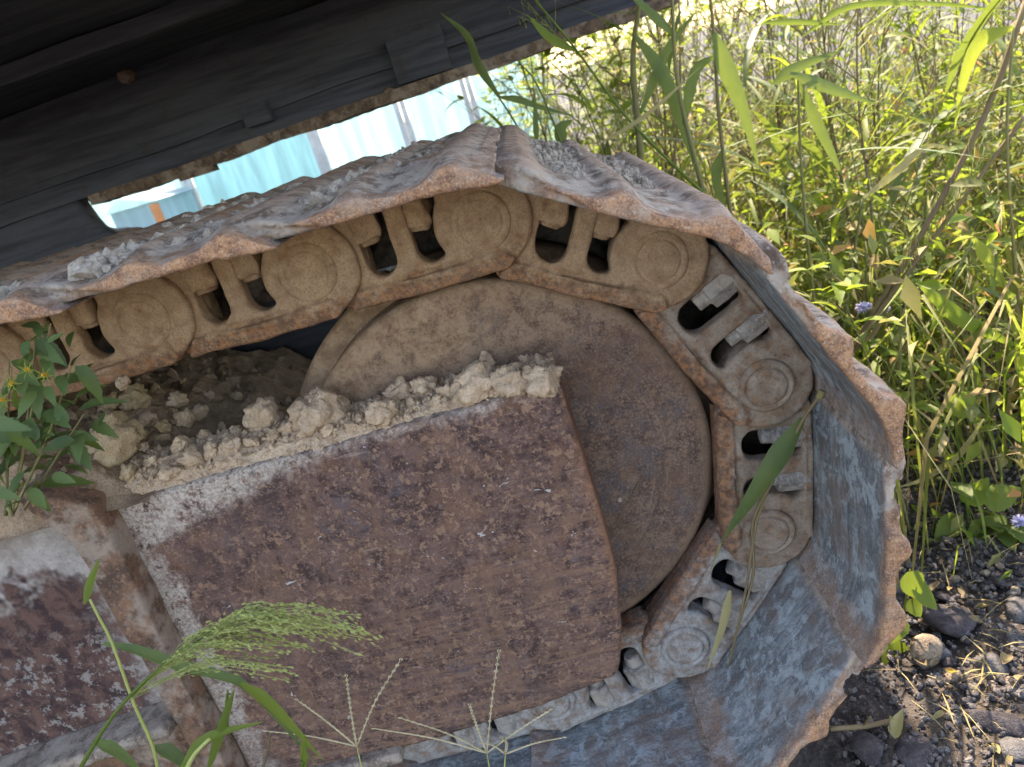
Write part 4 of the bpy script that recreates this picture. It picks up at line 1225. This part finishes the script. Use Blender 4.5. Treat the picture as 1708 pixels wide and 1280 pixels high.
# violet tufted flowers
def tuft(p, r, parent, m, seed, spikes=70):
    r2 = random.Random(seed); mb = MB()
    for _ in range(spikes):
        d = Vector((r2.gauss(0, 1), r2.gauss(0, 1), r2.gauss(.5, .8))).normalized()
        mb.tube([p, p+d*r*.6, p+d*r*r2.uniform(.8, 1.1)], [r*.10, r*.10, r*.05], 3)
    return mb.build('floret', m, parent)
for k, (px, py, Y, r, lab) in enumerate([(1438, 514, .44, 15, 'violet tufted flower behind the upper right shoes'), (1476, 517, .46, 10, 'smaller violet tuft right of the violet flower behind the shoes'),
                                (1664, 886, .22, 13, 'pale violet tuft above the gravel at the right'), (1700, 872, .20, 18, 'violet flower cut by the right edge above the gravel')]):
    p = un(px, py, Y=Y); e = empty('violet_flower', (p.x, p.y, 0)); tag(e, lab, 'flower', 'violet tufted flowers')
    tuft(p, wpx(p, r)*.75, e, G['violet'], k)
    tuft(p+Vector((wpx(p, r)*.9, .01, -.004)), wpx(p, r)*.5, e, G['violet'], k+9)
    mb = MB(); b = Vector((p.x+rr.uniform(-.03, .06), p.y+.03, 0))
    mb.tube(spline([b, b.lerp(p, .5)+Vector((.01, 0, 0)), p], 8), .0013, 5); mb.build('stem', G['green'], e)
    for q in range(4):
        c_ = b.lerp(p, .25+.17*q)
        link('leaf', LS['ovate'][q % 2], None, e, Matrix.Translation(-Vector(e.location)) @ leaf_mats(c_, None, rr) @ Matrix.Scale(.8, 4))

# broad serrated leaves beside the lowest shoes
def broad_leaf(parent, a, b, Y, w_, m='green', twist=0.0):
    q0, q1 = un(*a, Y=Y), un(*b, Y=Y-.01); L = (q1-q0).length
    me = leaf_mesh('leaf', L, wpx(q0, w_), n=17, droop=.10, serr=.09, fold=.18, shape='ovate'); me.materials.append(G[m])
    x = (q1-q0).normalized(); z = (-CF*.8+Vector((.1, 0, .5))); z = (z-x*z.dot(x)).normalized(); y = z.cross(x)
    mt = Matrix((x, y, z)).transposed().to_4x4() @ Matrix.Rotation(twist, 4, 'X'); mt.translation = q0
    return link('leaf', me, None, parent, Matrix.Translation(-Vector(parent.location)) @ mt)
e = empty('nettle_like_weed', un(1500, 1130, Z=0)); tag(e, 'broad leaved green seedling sprouting beside the lowest shoes', 'weed')
for a, b, w_ in [((1472, 1082), (1532, 1128), 62), ((1505, 1030), (1478, 1078), 40), ((1512, 955), (1535, 1000), 46), ((1520, 975), (1568, 1015), 44), ((1516, 1000), (1538, 1030), 30)]:
    broad_leaf(e, a, b, .03, w_, 'green', rr.uniform(-.3, .3))
hero_stem(e, [(1490, 1120), (1505, 1040), (1518, 950)], .04, 5, 'green')
e = empty('nettle_like_weed', un(1620, 850, Z=0)); tag(e, 'broad leaved weed low at the right between gravel and grass', 'weed')
for a, b, w_ in [((1600, 860), (1560, 905), 40), ((1610, 840), (1650, 800), 44), ((1585, 690), (1625, 655), 48), ((1640, 840), (1705, 815), 46), ((1590, 905), (1570, 950), 36), ((1620, 900), (1640, 945), 34)]:
    broad_leaf(e, a, b, .24, w_, 'green', rr.uniform(-.5, .5))
hero_stem(e, [(1620, 940), (1612, 840), (1590, 690)], .25, 5, 'green')
# litter
e = empty('twig', un(1440, 1210, Z=.012)); tag(e, 'dry grey twig lying on the gravel beside the lowest shoe', 'twig')
mb = MB(); mb.tube(spline([un(1385, 1216, Z=.02), un(1440, 1212, Z=.012), un(1490, 1202, Z=.018)], 8), [.0030]*9, 6); mb.build('branch', G['brown'], e)
mb = MB(); mb.tube(spline([un(1440, 1212, Z=.012), un(1452, 1196, Z=.03)], 4), .0016, 5); mb.build('side_shoot', G['brown'], e)
for k, (a, b, w_, m, lab) in enumerate([((1492, 1232), (1512, 1186), 24, 'straw', 'curled pale dry leaf on the gravel by the twig'), ((1490, 1222), (1478, 1190), 16, 'straw', 'small withered husk left of the curled dry leaf'), ((1596, 1120), (1575, 1135), 16, 'orange', 'small orange dead leaf on the gravel')]):
    q0, q1 = un(*a, Z=.012), un(*b, Z=.035); me = leaf_mesh('leaf', (q1-q0).length, wpx(q0, w_), 9, -.25, .06, .9, 'ovate'); me.materials.append(G[m])
    mt = frame_from(q1-q0); mt.translation = q0
    tag(link('dead_leaf', me, None, None, mt), lab, 'leaf')

# dry stem and blade caught in the links
e = empty('caught_grass', un(1270, 850, Y=-.02)); tag(e, 'withered grass stem with one broad green blade caught across the track links', 'grass')
hero_blade(e, [(1340, 698), (1300, 762), (1258, 826), (1203, 905)], [-.035, -.045, -.045, -.03], 40, 'deep', .35, base_taper=True)
hero_stem(e, [(1371, 655), (1336, 706), (1296, 785), (1262, 870), (1244, 985), (1216, 1110)], [-.06, -.04, -.03, -.022, -.022, -.022], 7, 'brown', taper=.7)
hero_stem(e, [(1290, 800), (1256, 870), (1256, 960), (1226, 1062)], [-.03, -.022, -.022, -.022], 6, 'brown', name='side_stem', taper=.7)
hero_blade(e, [(1218, 985), (1206, 1045), (1180, 1118)], -.024, 16, 'straw', name='dry_leaf')
hero_stem(e, [(1372, 652), (1366, 664)], -.061, 13, 'straw', name='cut_end', taper=1)
hero_stem(e, [(1203, 905), (1190, 940), (1184, 952)], -.03, 4, 'straw', name='tip_thread')

# foreground panicle grass, lower left
e = empty('panicle_grass', un(130, 1290, Y=-.30)); tag(e, 'feathery green panicle bending over the lower left of the plate', 'grass')
hero_stem(e, [(95, 1350), (130, 1288), (190, 1192), (262, 1118), (345, 1058), (420, 1022)], -.30, 9, 'green', taper=.35)
r2 = random.Random(77); hb = MB(); sb = MB()
for k in range(75):
    u = r2.random()**.8
    sx, sy = 205+175*u, 1180-140*u-16*math.sin(u*PI)
    t_ = r2.random()
    tx = sx+95+165*t_; ty = sy-85+62*u+t_*(52*r2.random())+r2.uniform(-14, 14)
    Yk = -.30+r2.uniform(-.03, .03)
    mx_, my_ = sx+(tx-sx)*.52, sy+(ty-sy)*.66-16
    q = spline([un(sx, sy, Y=-.30), un(mx_, my_, Y=(-.30+Yk)/2), un(tx, ty+r2.uniform(0, 20), Y=Yk)], 12)
    hb.tube(q, [.00032]*len(q), 3)
    for i in range(4, len(q)):
        for _ in range(2):
            p = q[i]+Vector((r2.gauss(0, .0014), r2.gauss(0, .0014), r2.gauss(0, .0014)))
            d = (q[i]-q[i-1]).normalized()*.0026+Vector((r2.gauss(0, .0006), 0, r2.gauss(-.0006, .0006)))
            sb.tube([p-d*.6, p, p+d*.6], [.0002, .0008, .0002], 4)
hb.build('panicle_branches', G['seed'], e); o = sb.build('spikelets', G['seed'], e); o['kind'] = 'stuff'
e = empty('broad_grass', un(262, 1290, Y=-.26)); tag(e, 'jointed grass stem with dark green blades crossing under the panicle', 'grass')
hero_stem(e, [(268, 1310), (255, 1245), (225, 1178), (188, 1075), (165, 1030), (150, 1000)], -.25, 6, 'seed', taper=.6)
hero_blade(e, [(140, 1008), (150, 970), (167, 930)], -.25, 17, 'green')
hero_blade(e, [(172, 1074), (225, 1084), (300, 1112), (395, 1136), (450, 1185), (530, 1278)], -.24, 22, 'deep')
hero_blade(e, [(155, 1236), (195, 1256), (240, 1292)], -.26, 26, 'deep')
hero_blade(e, [(256, 1246), (290, 1262), (330, 1300)], -.25, 30, 'deep')
e = empty('broad_grass', un(340, 1290, Y=-.28)); tag(e, 'grass with upright green blades at the bottom edge right of the panicle stalk', 'grass')
hero_stem(e, [(300, 1310), (322, 1262), (350, 1232)], -.28, 10, 'seed', taper=.6)
hero_blade(e, [(345, 1290), (372, 1205), (392, 1148)], -.28, 18, 'green')
hero_blade(e, [(300, 1285), (345, 1232), (440, 1204)], -.28, 20, 'green')
hero_blade(e, [(402, 1140), (455, 1180), (540, 1270)], -.27, 22, 'green')
hero_blade(e, [(380, 1150), (378, 1190), (382, 1230)], -.275, 8, 'green')
hero_blade(e, [(508, 1290), (506, 1250), (510, 1225)], -.27, 14, 'green')
e = empty('dark_shoot', un(436, 1290, Y=-.2)); tag(e, 'short dark purple stem poking up at the bottom edge', 'shoot')
hero_stem(e, [(432, 1300), (446, 1255), (451, 1222)], -.2, 6, 'brown', name='stalk')
# crabgrass seed heads
for (c_, tips, base, lab) in [((595, 1245), [(447, 1220), (497, 1169), (578, 1130), (667, 1103)], (608, 1300), 'straw coloured seed head of four thin rays below the plate at left'),
                        ((812, 1256), [(627, 1216), (671, 1199), (784, 1178), (832, 1089), (916, 1186)], (820, 1300), 'straw coloured seed head of five thin rays below the plate'),
                        ((843, 1258), [(938, 1231), (806, 1240), (838, 1232)], (840, 1300), 'small seed head right of the five rayed one')]:
    e = empty('crabgrass', un(*base, Y=-.22)); tag(e, lab, 'grass', 'rayed seed heads')
    hero_stem(e, [base, c_], -.22, 3.4, 'seed')
    for k, tp in enumerate(tips):
        q = spline(P3([c_, ((c_[0]+tp[0])/2+r2.uniform(-5, 5), (c_[1]+tp[1])/2-4), tp], [-.22, -.225, -.23]), 14)
        mb = MB(); mb.tube(q, [.0009*(1-.5*i/(len(q)-1)) for i in range(len(q))], 4)
        for i in range(1, len(q)):
            d = (q[i]-q[i-1]).normalized()
            for sgn in (-1, 1):
                p = q[i]+CR*sgn*.0006
                mb.tube([p, p+d*.0022+CR*sgn*.0005, p+d*.0044], [.0001, .0008, .0001], 3)
        mb.build('ray', G['seedpale'], e)
# bushy weed with yellow flowers at the left edge
e = empty('flowering_weed', un(30, 850, Y=-.16)); tag(e, 'dark green weed with small yellow flowers at the left edge under the track', 'weed')
r2 = random.Random(19)
LB = leaf_set(G['deep'], [(.045, .020, .25), (.055, .024, .4), (.036, .017, .15)], serr=.16, n=13)
stems = []
for (a, b) in [((20, 860), (60, 560)), ((20, 860), (120, 610)), ((10, 860), (15, 600)), ((40, 850), (140, 690)), ((20, 860), (85, 540))]:
    q = spline(P3([a, ((a[0]+b[0])/2+r2.uniform(-12, 12), (a[1]+b[1])/2), b], -.17), 10); stems += q[3:]
    mb = MB(); mb.tube(q, [.0016*(1-.6*i/(len(q)-1)) for i in range(len(q))], 5); mb.build('stem', G['stem'], e)
inv = Matrix.Translation(-Vector(e.location))
for k in range(95):
    b = r2.choice(stems)+Vector((r2.gauss(0, .006), r2.gauss(0, .02), r2.gauss(0, .006)))
    d = Vector((r2.gauss(.15, .7), r2.gauss(-.25, .6), r2.gauss(-.25, .5)))
    link('leaf', r2.choice(LB), None, e, inv @ Matrix.Translation(b) @ frame_from(d, (-CF*.5+Vector((0, 0, 1)))) @ Matrix.Rotation(r2.uniform(-.5, .5), 4, 'X') @ Matrix.Scale(r2.uniform(.38, .78), 4))
for k, (px, py) in enumerate([(46, 618), (76, 626), (6, 668), (20, 640)]):
    p = un(px, py, Y=-.20); tuft(p, .0035, e, G['yellow'], 50+k, 22)
    mb = MB()
    for j in range(7):
        a = j*2*PI/7; d = CR*math.cos(a)+CU*math.sin(a)
        mb.blade([p, p+d*.005-CF*.002, p+d*.009-CF*.001], .0018, CF.cross(d), .2)
    mb.build('sepal', G['lime'], e)
e = empty('near_weed', un(0, 760, Y=-.36)); tag(e, 'pale bluish green leaf tips poking in at the left edge', 'weed')
broad_leaf(e, (-40, 700), (48, 714), -.34, 30, 'deep'); broad_leaf(e, (-40, 812), (30, 830), -.34, 26, 'deep')
hero_stem(e, [(-60, 900), (-50, 800), (-42, 700)], -.34, 5, 'stem')

# straw and dead leaves strewn on the gravel
r2 = random.Random(91); mb = MB()
for k in range(70):
    px, py = r2.uniform(1420, 1708), r2.uniform(860, 1280); p = un(px, py, Z=.012)
    if p.x < .40: continue
    a = r2.uniform(0, 6.28); L = r2.uniform(.015, .07); d = Vector((math.cos(a), math.sin(a), r2.uniform(-.1, .15)))
    mb.blade([p, p+d*L*.5+Vector((0, 0, .004)), p+d*L], r2.uniform(.0012, .003), fold=.3)
o = mb.build('strewn_straw', G['straw']); tag(o, 'bits of straw strewn over the gravel right of the track', 'straw', None, 'stuff')
DL = [leaf_mesh('leaf', .022, .012, 9, -.3, .08, .9, 'ovate'), leaf_mesh('leaf', .028, .010, 9, .5, .0, .7, 'lance')]
DL[0].materials.append(G['brown']); DL[1].materials.append(G['straw'])
for k in range(26):
    px, py = r2.uniform(1450, 1708), r2.uniform(880, 1270); p = un(px, py, Z=.010)
    if p.x < .42: continue
    tag(link('dead_leaf', DL[k % 2], None, None, Matrix.Translation(p) @ Matrix.Rotation(r2.uniform(0, 6), 4, 'Z') @ Matrix.Rotation(r2.uniform(-.6, .6), 4, 'X') @ Matrix.Scale(r2.uniform(.6, 1.2), 4)),
        ['curled brown dead leaf on the gravel', 'narrow dry leaf on the gravel'][k % 2], 'leaf', 'dead leaves on the gravel')

# the foreground plants are rooted in the ground in front of the track
def root_stem(label, px, Y, w_, m, to=(0.0, 0.0)):
    par = [o for o in S.objects if o.parent is None and o.get('label') == label][0]
    a = un(*px, Y=Y); b = Vector((a.x+to[0], a.y+to[1], -.004)); d = (un(px[0], px[1]-30, Y=Y)-a).normalized()
    mb = MB(); q = spline([a+d*.012, a, a.lerp(b, .45)+Vector((.004, -.004, 0)), b], 12)
    mb.tube(q, wpx(a, w_)/2, 6); mb.build('lower_stem', G[m], par)
root_stem('feathery green panicle bending over the lower left of the plate', (97, 1346), -.30, 9, 'green', (-.03, -.01))
root_stem('jointed grass stem with dark green blades crossing under the panicle', (267, 1308), -.25, 6, 'seed', (.01, -.01))
root_stem('grass with upright green blades at the bottom edge right of the panicle stalk', (301, 1308), -.28, 9, 'seed', (.0, -.01))
root_stem('grass with upright green blades at the bottom edge right of the panicle stalk', (508, 1290), -.27, 6, 'green', (-.03, -.01))
root_stem('short dark purple stem poking up at the bottom edge', (432, 1300), -.2, 6, 'brown', (.0, -.02))
root_stem('straw coloured seed head of four thin rays below the plate at left', (608, 1300), -.22, 3.4, 'seed', (.01, -.02))
root_stem('straw coloured seed head of five thin rays below the plate', (820, 1300), -.22, 3.4, 'seed', (.01, -.02))
root_stem('small seed head right of the five rayed one', (840, 1300), -.22, 3.4, 'seed', (.01, -.03))
par = [o for o in S.objects if o.get('label', '').startswith('dark green weed with small yellow')][0]
mb = MB(); a = un(20, 858, Y=-.17); b = un(4, 815, Y=-.045)
mb.tube(spline([a+Vector((0, 0, .01)), a, a.lerp(b, .5)-Vector((0, 0, .01)), b], 9), .0018, 6); mb.build('lower_stem', G['stem'], par)
root_stem('pale bluish green leaf tips poking in at the left edge', (-60, 898), -.34, 5, 'stem', (-.30, .0))

# ------------------------------------------------------------------ labels: number off look-alikes by their order in the picture
ORD = ['', 'first', 'second', 'third', 'fourth', 'fifth', 'sixth', 'seventh', 'eighth', 'ninth', 'tenth', 'eleventh', 'twelfth', 'thirteenth', 'fourteenth', 'fifteenth', 'sixteenth', 'seventeenth', 'eighteenth', 'nineteenth']
TENS = {20: 'twentieth', 30: 'thirtieth', 40: 'fortieth'}
TW = {20: 'twenty', 30: 'thirty', 40: 'forty'}
def ordinal(n):
    if n < 20: return ORD[n]
    t_ = n//10*10
    return TENS[t_] if n == t_ else TW[t_]+'-'+ORD[n-t_]
same = {}
for o in S.objects:
    if o.parent is None and 'label' in o and o.get('kind') != 'stuff': same.setdefault(o['label'], []).append(o)
def px_of(o):
    d = o.matrix_basis.translation-CAM; z = d.dot(CF)
    return d.dot(CR)/max(z, .05)
for lab, os_ in same.items():
    if 1 < len(os_) <= 40:
        for k, o in enumerate(sorted(os_, key=px_of)):
            o['label'] = lab+', '+ordinal(k+1)+' from the left'

for o in S.objects:
    if o.type == 'EMPTY' and o.parent is None and o.get('kind') is None and o.get('category') in ('grass', 'foliage', 'weed', 'reed'): o['kind'] = 'thing'
